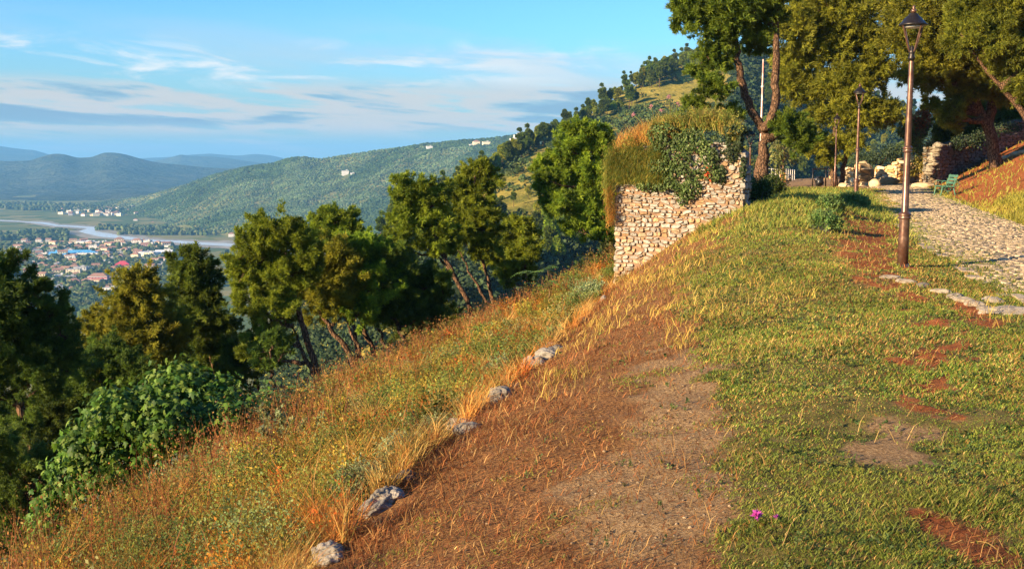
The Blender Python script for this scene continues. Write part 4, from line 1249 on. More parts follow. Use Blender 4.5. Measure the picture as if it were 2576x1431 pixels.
def bank_plants():
    g = np.random.default_rng(44)
    for lab, px, py, rx, ry, Y in SAGE_SPOTS:
        sprig_bush('sage_bush', lab, 'bush', px, py, rx, ry, Y, SAGEC, .014 + .0012 * Y, int(110 + 3.2 * rx), g, 'grey-green bushes on the bank')
    for lab, px, py, rx, ry, Y in [
        ('orange-leaved bush in the lower left corner, below the fig bush', 300, 1265, 60, 40, 8.8),
        ('rust coloured bush at the bottom edge, left of the sage', 160, 1390, 60, 30, 7.4)]:
        sprig_bush('rusty_bush', lab, 'bush', px, py, rx, ry, Y, [(0.46, 0.17, 0.03), (0.38, 0.12, 0.025), (0.48, 0.26, 0.05)], .024, 120, g, 'rust coloured bushes on the bank', .4)
    for lab, px, py, rx, ry, Y in [
        ('yellow-flecked bush between the fig bush and the rusty weeds', 700, 1210, 90, 60, 9.2),
        ('tall yellow-green bush right of the fig bush', 625, 1130, 60, 60, 10.2),
        ('olive bush full of small leaves in front of the fig bush', 480, 1210, 80, 45, 9.0),
        ('yellow-green bush on the bank above the curved dry grass', 860, 1020, 60, 50, 13)]:
        sprig_bush('yellow_bush', lab, 'bush', px, py, rx, ry, Y, [(0.30, 0.26, 0.035), (0.22, 0.22, 0.035), (0.40, 0.33, 0.04)], .024, 150, g, 'yellow-green bushes on the bank', .3)
    # arching woolly stalks
    k = 11.5 / FPX
    base = P(735, 1150, 11.5); base[2] = float(zg(base[0], base[1]))
    root = empty('mullein', base)
    for tip, mid in [((652, 1030), (690, 1085)), ((700, 1040), (722, 1080)), ((735, 1060), (738, 1100)), ((770, 1065), (752, 1100)), ((655, 1085), (700, 1120)), ((812, 1050), (790, 1095))]:
        t = np.linspace(0, 1, 60)[:, None]
        b0 = base; m = P(*mid, 11.5 + g.uniform(-.2, .2)); e = P(*tip, 11.5 + g.uniform(-.4, .4))
        q = (1 - t) ** 2 * b0 + 2 * t * (1 - t) * m + t ** 2 * e
        mb = MB(); tube(mb, q[::4], .012, 5, (0.20, 0.22, 0.11))
        idx = g.integers(8, 60, 420)
        leafy(mb, q[idx] + g.normal(size=(420, 3)) * .018, np.full(420, .03), 1, .05, pick(np.array(SAGEC), 420, g), g, .9, .3)
        mb.build('stalk', M_WEED, root, base)
    tag(root, 'tuft of arching woolly grey-green stalks in the rusty weeds beside the fig bush', 'plant')
    # pink thistle flowers on the lawn
    c = hit(1897, 1322)
    root = empty('thistle', c)
    for dx, s in ((0, 1), (.10, .7)):
        mb = MB(); tube(mb, c + np.array([[dx, 0, 0], [dx + .01, 0, .05 * s]]), .003, 5, (.1, .15, .03)); mb.build('stem', M_WEED, root, c)
        mb = MB(); m = 40
        needles(mb, np.tile(c + np.array([dx + .01, 0, .05 * s]), (m, 1)), np.tile([0, 0, 1.], (m, 1)), 2, .03 * s, .006, .8, np.tile([(0.60, 0.10, 0.50)], (m, 1)), g)
        mb.build('flower', M_WEED, root, c)
    tag(root, 'two small pink-purple flowers low in the green grass', 'flower')
    # leafy herbs along the worn lawn edge
    for lab, px, py, rx, ry, Y in [
        ('blue-green herb clump casting a shadow on the red earth, nearer the camera', 2075, 600, 45, 22, 22),
        ('blue-green herb clump on the crest, farther of the pair beside the red earth', 2090, 545, 36, 20, 27),
        ('light green herb clump around the foot of the second lamp post', 2150, 520, 45, 16, 34),
        ('dark herb clump below the right corner of the ruined wall', 1890, 505, 60, 30, 31),
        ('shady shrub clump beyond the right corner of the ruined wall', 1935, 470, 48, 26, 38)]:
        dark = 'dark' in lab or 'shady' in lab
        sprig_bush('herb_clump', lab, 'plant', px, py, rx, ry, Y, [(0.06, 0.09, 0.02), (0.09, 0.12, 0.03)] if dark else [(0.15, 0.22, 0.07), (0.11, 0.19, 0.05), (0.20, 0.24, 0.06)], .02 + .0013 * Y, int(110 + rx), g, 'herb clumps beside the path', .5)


bank_plants()


def leaf_shape(kind):
    if kind == 'fig':      # five-lobed outline
        a = np.radians([-90, -50, -20, 8, 30, 55, 75, 90, 105, 125, 150, 172, 200, 230])
        r = np.array([.25, .42, .62, .40, .85, .48, .85, 1.0, .85, .48, .85, .40, .62, .42])
        return np.stack([r * np.cos(a), r * np.sin(a) + .25, 0 * a], -1)
    a = np.radians([-90, -30, 20, 65, 90, 115, 160, 210])
    r = np.array([.45, .55, .6, .75, 1.0, .75, .6, .55])
    return np.stack([r * np.cos(a) * .8, r * np.sin(a) + .3, 0 * a], -1)


def leaves(mb, C, Nrm, size, col, g, kind, droop=.0):
    """flat leaves with a folded midrib centred on C, facing Nrm"""
    S = leaf_shape(kind); k = len(S); n = len(C)
    Nrm = unit(Nrm)
    t = unit(np.cross(Nrm, g.normal(size=(n, 3)) * .7 + np.array([0, 0, -1.0])))
    b = unit(np.cross(t, Nrm)); b = np.where((b[:, 2:3] > 0), -b, b); t = np.cross(b, Nrm)
    s = size[:, None, None]
    fold = np.abs(S[:, 0]) * -.25 - droop * np.maximum(S[:, 1], 0) ** 2
    V = C[:, None] + s * (t[:, None] * S[None, :, :1] + b[:, None] * S[None, :, 1:2] + Nrm[:, None] * fold[None, :, None])
    V = np.concatenate([C[:, None] + s * b[:, None] * .2, V], 1)
    i = np.arange(n)[:, None] * (k + 1); j = np.arange(k)[None]
    F = np.stack([i + 0 * j, i + 1 + j, i + 1 + (j + 1) % k], -1).reshape(-1, 3)
    mb.add(V.reshape(-1, 3), F, np.repeat(col, k + 1, 0))


def shell_points(lobes, n, g, up=.2):
    """points spread in the outer shell of a union of ellipsoids"""
    A = np.array([(r[0] * r[1] * r[2]) ** (2 / 3) for _, r in lobes]); A /= A.sum()
    idx = g.choice(len(lobes), n, p=A)
    C = np.array([c for c, _ in lobes])[idx]; Rr = np.array([r for _, r in lobes])[idx]
    d = unit(g.normal(size=(n, 3)) + np.array([0, -.15, up]))
    return C + d * Rr * (1 - .45 * g.random((n, 1)) ** 1.6), unit(d / Rr)


def fig_bush():
    g = np.random.default_rng(55)
    Y = 13.2; k = Y / FPX
    raw = [(470, 990, 90, 60), (380, 1010, 70, 50), (300, 1040, 70, 55), (560, 1010, 80, 60), (230, 1110, 60, 60), (180, 1190, 55, 60), (150, 1270, 45, 60), (130, 1330, 40, 50), (420, 1060, 100, 70), (520, 1090, 90, 60), (330, 1130, 90, 70), (600, 1050, 50, 40), (250, 1200, 70, 60), (450, 955, 60, 30)]
    L = []
    for i, q in enumerate(raw):
        c = P(q[0], q[1], Y + g.uniform(-.25, .25) + (1.0 if q[1] < 1030 else 0)); L.append((c, (q[2] * k, .45, q[3] * k)))
    base = P(330, 1250, Y + .3); base[2] = float(zg(base[0], base[1]))
    root = empty('fig_bush', base)
    mb = MB()
    n = 8600
    C, Nn = shell_points(L, n, g, .35)
    # leaves sit in whorls at twig ends
    ctr = g.integers(0, n, n // 9)
    idx = g.choice(ctr, n)
    C2 = C[idx] + g.normal(size=(n, 3)) * .085
    Nn = unit(Nn[idx] + .55 * g.normal(size=(n, 3)) + np.array([0, 0, .5]))
    col = pick(np.array([(0.060, 0.155, 0.018), (0.095, 0.20, 0.022), (0.035, 0.105, 0.016), (0.15, 0.245, 0.04)]), n, g)
    leaves(mb, C2, Nn, g.uniform(.04, .085, n), col, g, 'fig', .25)
    mb.build('foliage', M_LEAF, root, base)
    tm = MB()
    for c, r in L:
        m = (base + c) / 2 + g.normal(size=3) * .2
        tube(tm, np.array([base + g.normal(size=3) * .1, m, c]), [.05, .035, .012], 6, (1.4, 1.4, 1.4))
    tm.build('branch', M_BARK, root, base, True)
    tag(root, 'large dark green fig bush with big lobed leaves spilling down the slope', 'bush')
    # pinnate saplings
    for lab, px, py, Y, sz, nf in [('tree-of-heaven sapling with feathery fronds right of the fig bush', 690, 985, 16.5, 1.0, 26),
                                   ('feathery green sapling rising out of the rusty weeds left of the ruined wall', 1378, 680, 28, .85, 12),
                                   ('small blue-green sapling in front of the leaning pine trunks', 905, 905, 20, .75, 14)]:
        b = P(px, py + 40, Y); b[2] = min(float(zg(b[0], b[1])), b[2])
        top = P(px, py, Y)
        root = empty('sapling', b)
        tm = MB(); tube(tm, np.array([b, (b + top) / 2 + [.05, 0, 0], top]), [.03, .02, .012], 6, (1.2, 1.3, 1)); tm.build('stem', M_BARK, root, b, True)
        lm = MB()
        for f in range(nf):
            a = g.uniform(0, 6.283); l = g.uniform(.5, .95) * sz
            st = top + np.array([g.normal() * .32 * sz, g.normal() * .3 * sz, -g.uniform(0, .55) * sz + .1])
            t = np.linspace(.1, 1, 13)[:, None]
            dr = np.array([math.cos(a), math.sin(a), 0])
            q = st + dr * l * t + np.array([0, 0, 1]) * (l * (.35 * t - .55 * t * t))
            sd = np.array([-math.sin(a), math.cos(a), 0])
            for s_ in (-1, 1):
                d = unit(sd * s_ + dr * .35 + np.array([0, 0, -.25]) + .1 * g.normal(size=(13, 3)))
                ln = .17 * sz * np.sin(np.pi * np.clip(t * .85 + .1, 0, 1))
                wd = unit(np.cross(d, [0, 0, 1.])) * .028 * sz
                V = np.stack([q, q + d * ln * .45 + wd, q + d * ln, q + d * ln * .45 - wd], 1).reshape(-1, 3)
                lm.add(V, np.arange(len(V)).reshape(-1, 4), np.repeat(pick(np.array([(0.10, 0.20, 0.035), (0.14, 0.24, 0.05)]), 13, g), 4, 0))
        lm.build('foliage', M_LEAF, root, b)
        tag(root, lab, 'sapling')


fig_bush()


# ------------------------------------------------------------------ stones
def blob(mb, c, r, g, col, sub=2, rough=.22, mat=0, flat=1.0):
    """irregular boulder"""
    V, F = ico(sub)
    s = g.integers(0, 9999)
    q = V * 1.6
    n = fbm(q[:, 0] + q[:, 2] * .7, q[:, 1] - q[:, 2] * .6, int(s), 3) + .5 * fbm(q[:, 2] * 2 + 9, q[:, 0] * 2 - q[:, 1], int(s) + 3, 2)
    W = V * (1 + rough * 2.2 * n)[:, None] * np.asarray(r, float)
    a = g.uniform(0, 6.283); ca, sa = math.cos(a), math.sin(a)
    W = np.stack([W[:, 0] * ca - W[:, 1] * sa, W[:, 0] * sa + W[:, 1] * ca, W[:, 2]], -1)
    mb.add(W + np.asarray(c, float), F, col, mat)


_ICO = {}


def ico(sub):
    if sub in _ICO: return _ICO[sub]
    t = (1 + 5 ** .5) / 2
    V = unit(np.array([[-1, t, 0], [1, t, 0], [-1, -t, 0], [1, -t, 0], [0, -1, t], [0, 1, t], [0, -1, -t], [0, 1, -t], [t, 0, -1], [t, 0, 1], [-t, 0, -1], [-t, 0, 1]], float))
    F = np.array([[0, 11, 5], [0, 5, 1], [0, 1, 7], [0, 7, 10], [0, 10, 11], [1, 5, 9], [5, 11, 4], [11, 10, 2], [10, 7, 6], [7, 1, 8], [3, 9, 4], [3, 4, 2], [3, 2, 6], [3, 6, 8], [3, 8, 9], [4, 9, 5], [2, 4, 11], [6, 2, 10], [8, 6, 7], [9, 8, 1]])
    for _ in range(sub):
        cache = {}; V = list(map(tuple, V)); nf = []
        def mid(a, b):
            k_ = (min(a, b), max(a, b))
            if k_ not in cache:
                m = np.array(V[a]) + np.array(V[b]); V.append(tuple(m / np.linalg.norm(m))); cache[k_] = len(V) - 1
            return cache[k_]
        for a, b, c in F:
            x, y, z = mid(a, b), mid(b, c), mid(c, a)
            nf += [[a, x, z], [b, y, x], [c, z, y], [x, y, z]]
        F = np.array(nf); V = np.array(V)
    _ICO[sub] = (np.array(V), F)
    return _ICO[sub]


def stone_mat(name, a, b, dark):
    m, nt, out = new_mat(name)
    at = N_(nt, 'ShaderNodeAttribute', attribute_name='col')
    n = noise_(nt, 9.0, 6, 0.65); n2 = noise_(nt, 45.0, 4, 0.6); n3 = noise_(nt, 2.2, 5, 0.6)
    c = mixc(nt, ramp_(nt, n, .35, .65), a, b)
    c = mixc(nt, 1.0, c, at.outputs['Color'], 'MULTIPLY')
    c = mixc(nt, ramp_(nt, n3, .55, .75, 0, .55), c, dark)
    c = mixc(nt, ramp_(nt, n2, .58, .75, 0, .5), c, dark)
    p = nt.nodes.new('ShaderNodeBsdfPrincipled'); p.inputs['Roughness'].default_value = 0.92; p.inputs['Specular IOR Level'].default_value = 0.15
    nt.links.new(c, p.inputs['Base Color'])
    nt.links.new(bump_(nt, n2, .7, .015), p.inputs['Normal'])
    nt.links.new(p.outputs[0], out.inputs[0])
    return m


M_STONE = stone_mat('limestone', (0.26, 0.235, 0.20), (0.41, 0.375, 0.325), (0.13, 0.11, 0.085))
M_MORTAR = stone_mat('wall_core', (0.16, 0.10, 0.065), (0.26, 0.17, 0.11), (0.09, 0.06, 0.04))
M_COBBLE = stone_mat('path_stone', (0.26, 0.215, 0.16), (0.40, 0.345, 0.27), (0.15, 0.12, 0.075))


def stone_face(mb, O, u, v, n, W, hfun, g, ch=(.09, .2), sw=(.14, .42), depth=.05, warm=.5, lo=0.0):
    """courses of rough stones over the face O + a*u + b*v (0<=a<=W, lo<=b<=hfun(a)), facing n"""
    O, u, v, n = (np.asarray(q, float) for q in (O, u, v, n))
    b = lo
    hm = max(hfun(a) for a in np.linspace(0, W, 12))
    ang = np.linspace(0, 2 * math.pi, 10, endpoint=False)
    while b < hm:
        h = g.uniform(*ch); a = -g.uniform(0, .1)
        while a < W:
            w = min(g.uniform(*sw) * (.7 + h * 3), W - a + .02)
            ca = a + w / 2
            cells = [(b + h / 2, h)]
            if g.random() < .28 and h > .11:
                f_ = g.uniform(.35, .65); cells = [(b + h * f_ / 2, h * f_), (b + h * (1 + f_) / 2, h * (1 - f_))]
            for cb, h_ in cells:
                if not (w > .05 and b + h * .6 < hfun(min(max(ca, 0), W))): continue
                if g.random() < .04: continue
                e = g.uniform(.32, .75)
                hx = np.sign(np.cos(ang)) * np.abs(np.cos(ang)) ** e * (w / 2 - .008) * g.uniform(.80, 1.10, 10)
                hy = np.sign(np.sin(ang)) * np.abs(np.sin(ang)) ** e * (h_ / 2 - .006) * g.uniform(.74, 1.16, 10)
                sk = g.normal() * .16
                hy = hy + hx * sk
                out = depth * g.uniform(.4, 1.5)
                c0 = O + u * ca + v * (cb + g.normal() * .012)
                r0 = c0 + np.outer(hx, u) + np.outer(hy, v) - n * .06
                r1 = c0 + np.outer(hx * .97, u) + np.outer(hy * .97, v) + n * out * .78
                r2 = c0 + np.outer(hx * .86, u) + np.outer(hy * .83, v) + n * (out + g.normal(size=(10, 1)) * .008)
                ct = (c0 + n * (out + g.normal() * .012))[None]
                t = g.random()
                br = g.uniform(.72, 1.12)
                col = np.array([1.0, 1.0, 1.0]) * br
                if t < .22 * warm * 2: col = np.array([1.08, .88, .66]) * br
                elif t > .90: col = np.array([1.10, .78, .48]) * br
                elif t > .80: col = np.array([.8, .84, .84]) * br
                j = np.arange(10); kx = (j + 1) % 10
                F = np.concatenate([np.stack([j, kx, kx + 10, j + 10], -1), np.stack([j + 10, kx + 10, kx + 20, j + 20], -1)])
                base = mb.n
                mb.add(np.concatenate([r0, r1, r2, ct]), F, col)
                mb.faces(base + np.stack([j + 20, kx + 20, np.full(10, 30)], -1))
            a += w + .004
        b += h + .002


def core_box(mb, corners, z0, z1s, mat=1, col=(1, 1, 1)):
    """prism with a polygon footprint, bottom z0, a top height per corner"""
    n = len(corners); c = np.asarray(corners, float)
    V = np.concatenate([np.column_stack([c, np.full(n, z0)]), np.column_stack([c, z1s])])
    base = mb.n; j = np.arange(n); k = (j + 1) % n
    mb.add(V, np.stack([j, k, k + n, j + n], -1), col, mat)
    mb.faces(base + np.arange(n)[::-1], mat); mb.faces(base + n + np.arange(n), mat)


def tower():
    g = np.random.default_rng(66)
    A = P(1549, 700, 29.7); B = P(1868, 500, 28.3)
    A2, B2 = A[:2], B[:2]
    u = unit(np.array([B2[0] - A2[0], B2[1] - A2[1], 0])); W = float(np.linalg.norm(B2 - A2))
    n = np.array([u[1], -u[0], 0.0]); v = np.array([0, 0, 1.0])
    z0 = -4.4
    zl = float(P(1549, 452, 28.8)[2]); zm = float(P(1600, 372, 29)[2]); zr = float(P(1860, 346, 29.5)[2])
    top = lambda a: float(np.interp(a, [0, .35, .8, 1.4, W - .3, W], [zl, zl + .35, zm + .05, zm + .2, zr - .12, zr - .38])) - z0
    D = .8
    root = empty('stone_wall', (A2[0], A2[1], z0))
    mb = MB()
    O = np.array([A2[0], A2[1], z0])
    stone_face(mb, O, u, v, n, W, top, g, ch=(.05, .14), sw=(.07, .28), depth=.045)
    OR = O + u * W
    stone_face(mb, OR, -n, v, u, D, lambda a: top(W) - .15 * a, g, depth=.05)
    OL = O - n * D
    stone_face(mb, OL, n, v, -u, D, lambda a: top(0) + .1 * (D - a), g, depth=.05)
    # core
    ks = np.linspace(0, W, 14)
    V = []
    for a in ks:
        for d in (0, D):
            p = O + u * a - n * d
            V += [p + [0, 0, 0], p + [0, 0, top(a) - .05]]
    V = np.array(V); F = []
    for i in range(len(ks) - 1):
        q = i * 4; r = q + 4
        F += [[q, r, r + 1, q + 1], [q + 3, r + 3, r + 2, q + 2], [q + 1, r + 1, r + 3, q + 3]]
    q = (len(ks) - 1) * 4
    F += [[0, 1, 3, 2], [q, q + 2, q + 3, q + 1]]
    mb.add(V, np.array(F), (1, 1, 1), 1)
    mb.build('masonry', [M_STONE, M_MORTAR], root, (A2[0], A2[1], z0))
    tag(root, 'ruined rubble stone wall standing at the lawn edge, overgrown on top', 'stone wall')
    # plants rooted on the wall
    def on(px, py, out=.12):
        """point in the wall's face plane"""
        w = P(px, py, 1.0)
        k = ((O - 0) @ n + out) / (w @ n)
        return w * k[..., None] if np.ndim(k) else w * k
    def drape(label, name, cat, raw, nn, size, cols, th, up, mat=M_LEAF, kind='ivy', back=.25):
        L = [(on(q[0], q[1], .05) - n * back * .3, (q[2] * 29 / FPX, th, q[3] * 29 / FPX)) for q in raw]
        C, Nn = shell_points(L, nn, g, up)
        k_ = fbm(C[:, 0] * 3.1, C[:, 2] * 3.1, 7, 3) > -.10 + .10 * (C[:, 2] < -1.2)
        C, Nn = C[k_], Nn[k_]; nn = len(C)
        base = L[0][0]
        m2 = MB(); col = pick(np.array(cols), nn, g)
        leaves(m2, C, unit(Nn + .8 * g.normal(size=(nn, 3)) + n * .4), g.uniform(.6, 1.3, nn) * size, col, g, kind)
        return tag(m2.build(name, mat, None, base), label, cat)
    drape('leafy dark ivy hanging over the middle of the ruined wall', 'ivy', 'ivy',
          [(1700, 390, 70, 60), (1745, 360, 60, 44), (1680, 340, 56, 36), (1720, 440, 56, 44), (1655, 420, 40, 44), (1775, 410, 40, 44), (1635, 466, 40, 16), (1735, 475, 34, 28), (1700, 475, 40, 18), (1795, 440, 24, 20), (1715, 505, 20, 20), (1795, 355, 36, 26), (1670, 470, 40, 14)],
          13000, .046, [(0.07, 0.125, 0.03), (0.10, 0.16, 0.04), (0.055, 0.10, 0.025), (0.16, 0.21, 0.07)], .38, .15)
    drape('dark creeper partly added as shade over the stones at the right of the ruined wall', 'creeper', 'creeper',
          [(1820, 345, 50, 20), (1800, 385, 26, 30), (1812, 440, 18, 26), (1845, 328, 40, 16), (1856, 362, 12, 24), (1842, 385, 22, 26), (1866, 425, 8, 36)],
          3200, .055, [(0.035, 0.05, 0.02), (0.05, 0.065, 0.024)], .22, .0)  # creeper extended in very dark leaves where the stones are only shaded
    # hanging grass left and golden grass on top
    def grassy(label, name, raw, nb, cols, lean, L_, hang=False, back=.9):
        mb2 = MB(); idx = g.integers(0, len(raw), nb)
        q = np.array(raw, float)[idx]
        px = q[:, 0] + g.normal(size=nb) * q[:, 2] * .55; py = q[:, 1] + g.normal(size=nb) * q[:, 3] * .55
        w = P(px, py, 1.0); k = ((O @ n) + .08 + (g.random(nb) * .15 if hang else -g.random(nb) * back)) / (w @ n)
        B_ = w * k[:, None]
        ln = g.uniform(*lean, nb)
        az = g.uniform(0, 6.283, nb) if not hang else np.arctan2(n[1], n[0]) + g.normal(size=nb) * .9
        blades(mb2, B_, az, ln, g.uniform(.35, 1.3, nb) * L_, np.full(nb, .014), pick(np.array(cols), nb, g), .8)
        return tag(mb2.build(name, M_WEED, None, B_[0]), label, 'grass')
    grassy('golden dry grass crowning the upper left of the ruined wall', 'dry_grass_tuft',
           [(1570, 378, 14, 22), (1595, 362, 16, 20), (1620, 350, 20, 18), (1645, 345, 20, 16), (1670, 340, 20, 14), (1560, 400, 10, 20), (1650, 352, 30, 14)], 7000, [(0.55, 0.34, 0.09), (0.50, 0.25, 0.06), (0.48, 0.38, 0.10)], (0.1, .7), .34)
    grassy('green and brown grass hanging over the left corner of the ruined wall', 'hanging_grass',
           [(1545, 410, 18, 34), (1570, 405, 24, 34), (1600, 400, 28, 34), (1534, 450, 10, 40), (1630, 415, 28, 34), (1560, 440, 20, 16), (1600, 440, 30, 16), (1650, 395, 22, 30), (1640, 445, 26, 14)], 15000, [(0.14, 0.165, 0.03), (0.22, 0.205, 0.04), (0.30, 0.22, 0.045), (0.09, 0.12, 0.025)], (.9, 2.5), .24, True)
    grassy('rusty grass hanging down the left edge of the ruined wall', 'rusty_hanging_grass',
           [(1536, 510, 7, 30), (1541, 540, 5, 24), (1538, 480, 8, 20)], 1100, [(0.42, 0.20, 0.04), (0.38, 0.26, 0.06)], (1.5, 2.6), .28, True)
    grassy('tall yellow-green weeds with thin stalks on top of the ruined wall', 'weeds_on_wall',
           [(1690, 325, 25, 14), (1740, 318, 30, 14), (1785, 312, 30, 16), (1825, 324, 20, 14), (1850, 342, 10, 12), (1660, 330, 24, 12)], 7000, [(0.22, 0.23, 0.05), (0.30, 0.28, 0.06), (0.14, 0.17, 0.04), (0.40, 0.28, 0.08)], (0.0, .55), .36)
    nb = 420
    q = np.array([(1590, 385, 30, 22), (1640, 350, 34, 16), (1700, 322, 36, 14), (1760, 312, 40, 14), (1815, 318, 30, 14), (1848, 342, 10, 12), (1550, 420, 14, 26)], float)[g.integers(0, 7, nb)]
    w_ = P(q[:, 0] + g.normal(size=nb) * q[:, 2] * .5, q[:, 1] + g.normal(size=nb) * q[:, 3] * .5 + 8, 1.0)
    w_ = w_ * (((O @ n) + .15 - g.random(nb) * .8) / (w_ @ n))[:, None]
    lm = MB(); leafy(lm, w_, g.uniform(.15, .5, nb), 26, .05, pick(np.array([(0.17, 0.20, 0.04), (0.24, 0.23, 0.05), (0.11, 0.15, 0.03), (0.30, 0.22, 0.05)]), nb, g), g, .8, .4)
    tag(lm.build('weeds_on_wall', M_WEED, None, w_[0]), 'mixed olive leafy weeds rounding off the top of the ruined wall', 'weeds')
    b0 = on(1690, 320, -.4)
    root = empty('flowering_weed', b0)
    sm = MB(); fm = MB()
    for (tx, ty), (bx, by) in [((1682, 245), (1688, 320)), ((1638, 268), (1650, 330)), ((1704, 262), (1690, 320)), ((1664, 280), (1672, 325)), ((1700, 292), (1702, 322)), ((1594, 290), (1640, 335)), ((1716, 300), (1715, 320))]:
        t_, bb = on(tx, ty, -.4), on(bx, by, -.4)
        tube(sm, np.array([bb, (bb + t_) / 2 + [0.02, 0, 0], t_]), [.012, .009, .006], 5, (0.22, 0.20, 0.06))
        fm = MB(); needles(fm, t_ + g.normal(size=(14, 3)) * .022, np.tile([0, 0, 1.], (14, 1)), 3, .05, .012, .9, np.tile([(0.55, 0.27, 0.30)], (14, 1)), g)
        fm.build('flower', M_WEED, root, b0)
    sm.build('stem', M_WEED, root, b0)
    tag(root, 'spindly weed with pink flower heads rising above the ruined wall', 'flower')
    c = on(1779, 432, .22)
    root = empty('red_flower', c); fm = MB(); sm = MB()
    V = leaf_shape('ivy')
    q = c + g.normal(size=(46, 3)) * np.array([.035, .03, .085])
    leaves(fm, q, unit(g.normal(size=(46, 3)) + n), g.uniform(.03, .05, 46), pick(np.array([(0.62, 0.05, 0.02), (0.7, 0.09, 0.03)]), 46, g), g, 'ivy')
    tube(sm, np.array([c + [0, 0, .12], c - [0, 0, .2]]), .008, 5, (.12, .14, .04))
    fm.build('blossom', M_LEAF, root, c); sm.build('stem', M_WEED, root, c)
    tag(root, 'bright red flower spike hanging before the shaded stones of the ruined wall', 'flower')


tower()


def edge_stones():
    g = np.random.default_rng(77)
    for lab, c, r in stones_at():
        mb = MB(); blob(mb, c + np.array([0, 0, r[2] * .15]), np.array(r) * .85, g, np.array([1, 1, 1.0]) * (g.uniform(.42, .55) if 'white' not in lab and 'pale' not in lab else .68), 4, .30)
        tag(mb.build('edge_stone', M_STONE, None, c), lab, 'stone', 'stones along the lawn edge')
    # small half-buried stones filling the line of the edge
    for i, yy in enumerate(np.concatenate([np.geomspace(6.3, 16, 17), np.geomspace(17, 26, 9)])):
        yy = yy * g.uniform(.985, 1.015); xx = float(fE(yy)) + g.normal() * .05 - .02
        c = np.array([xx, yy, float(zg(xx, yy))]); r = np.array([g.uniform(.06, .13), g.uniform(.06, .14), g.uniform(.04, .075)])
        mb = MB(); blob(mb, c + [0, 0, .015], r, g, np.array([1, .97, .92]) * g.uniform(.42, .75), 3, .3)
        tag(mb.build('edge_stone', M_STONE, None, c), 'small weathered stone half buried in the straw of the lawn edge', 'stone', 'half-buried small stones of the edge')
    # loose rocks
    mb = MB()
    n = 9000
    x, y = scatter_xy(n, 3.6, 24, fE, lambda y: fE(y) + 5, g, 1.5)
    z = zg(x, y); _, dr, rd, go, di = soil(x, y, z)
    keep = g.random(n) < np.clip(di + .12 * dr, 0, 1)
    V, F = ico(0)
    for xx, yy, zz in zip(x[keep], y[keep], z[keep]):
        s = abs(g.normal()) * .005 + .003
        mb.add(V * s * g.uniform(.6, 1.2, (12, 1)) * [1, 1, .6] + [xx, yy, zz + s * .2], F, np.array([.85, .66, .46]) * g.uniform(.4, 1.0))
    tag(mb.build('gravel', M_STONE), 'small pale pebbles scattered on the bare worn ground', 'gravel', kind='stuff')
    # twigs and pine straw lying about
    mb = MB()
    n = 70
    x, y = scatter_xy(n, 4, 16, lambda y: fE(y) + .2, lambda y: fE(y) + 7, g, 1.4)
    for xx, yy in zip(x, y):
        a = g.uniform(0, 6.283); l = g.uniform(.05, .14)
        t = np.linspace(0, 1, 5)
        qx = xx + np.cos(a) * l * t + np.sin(t * 3) * .02; qy = yy + np.sin(a) * l * t
        tube(mb, np.stack([qx, qy, zg(qx, qy) + .012 + .01 * np.sin(t * 3)], -1), .0018, 4, .7 * pick(STRAWS, 1, g)[0], cap=False)
    tag(mb.build('twigs', M_WEED), 'dry curled twigs lying on the bare ground', 'twigs', kind='stuff')


edge_stones()


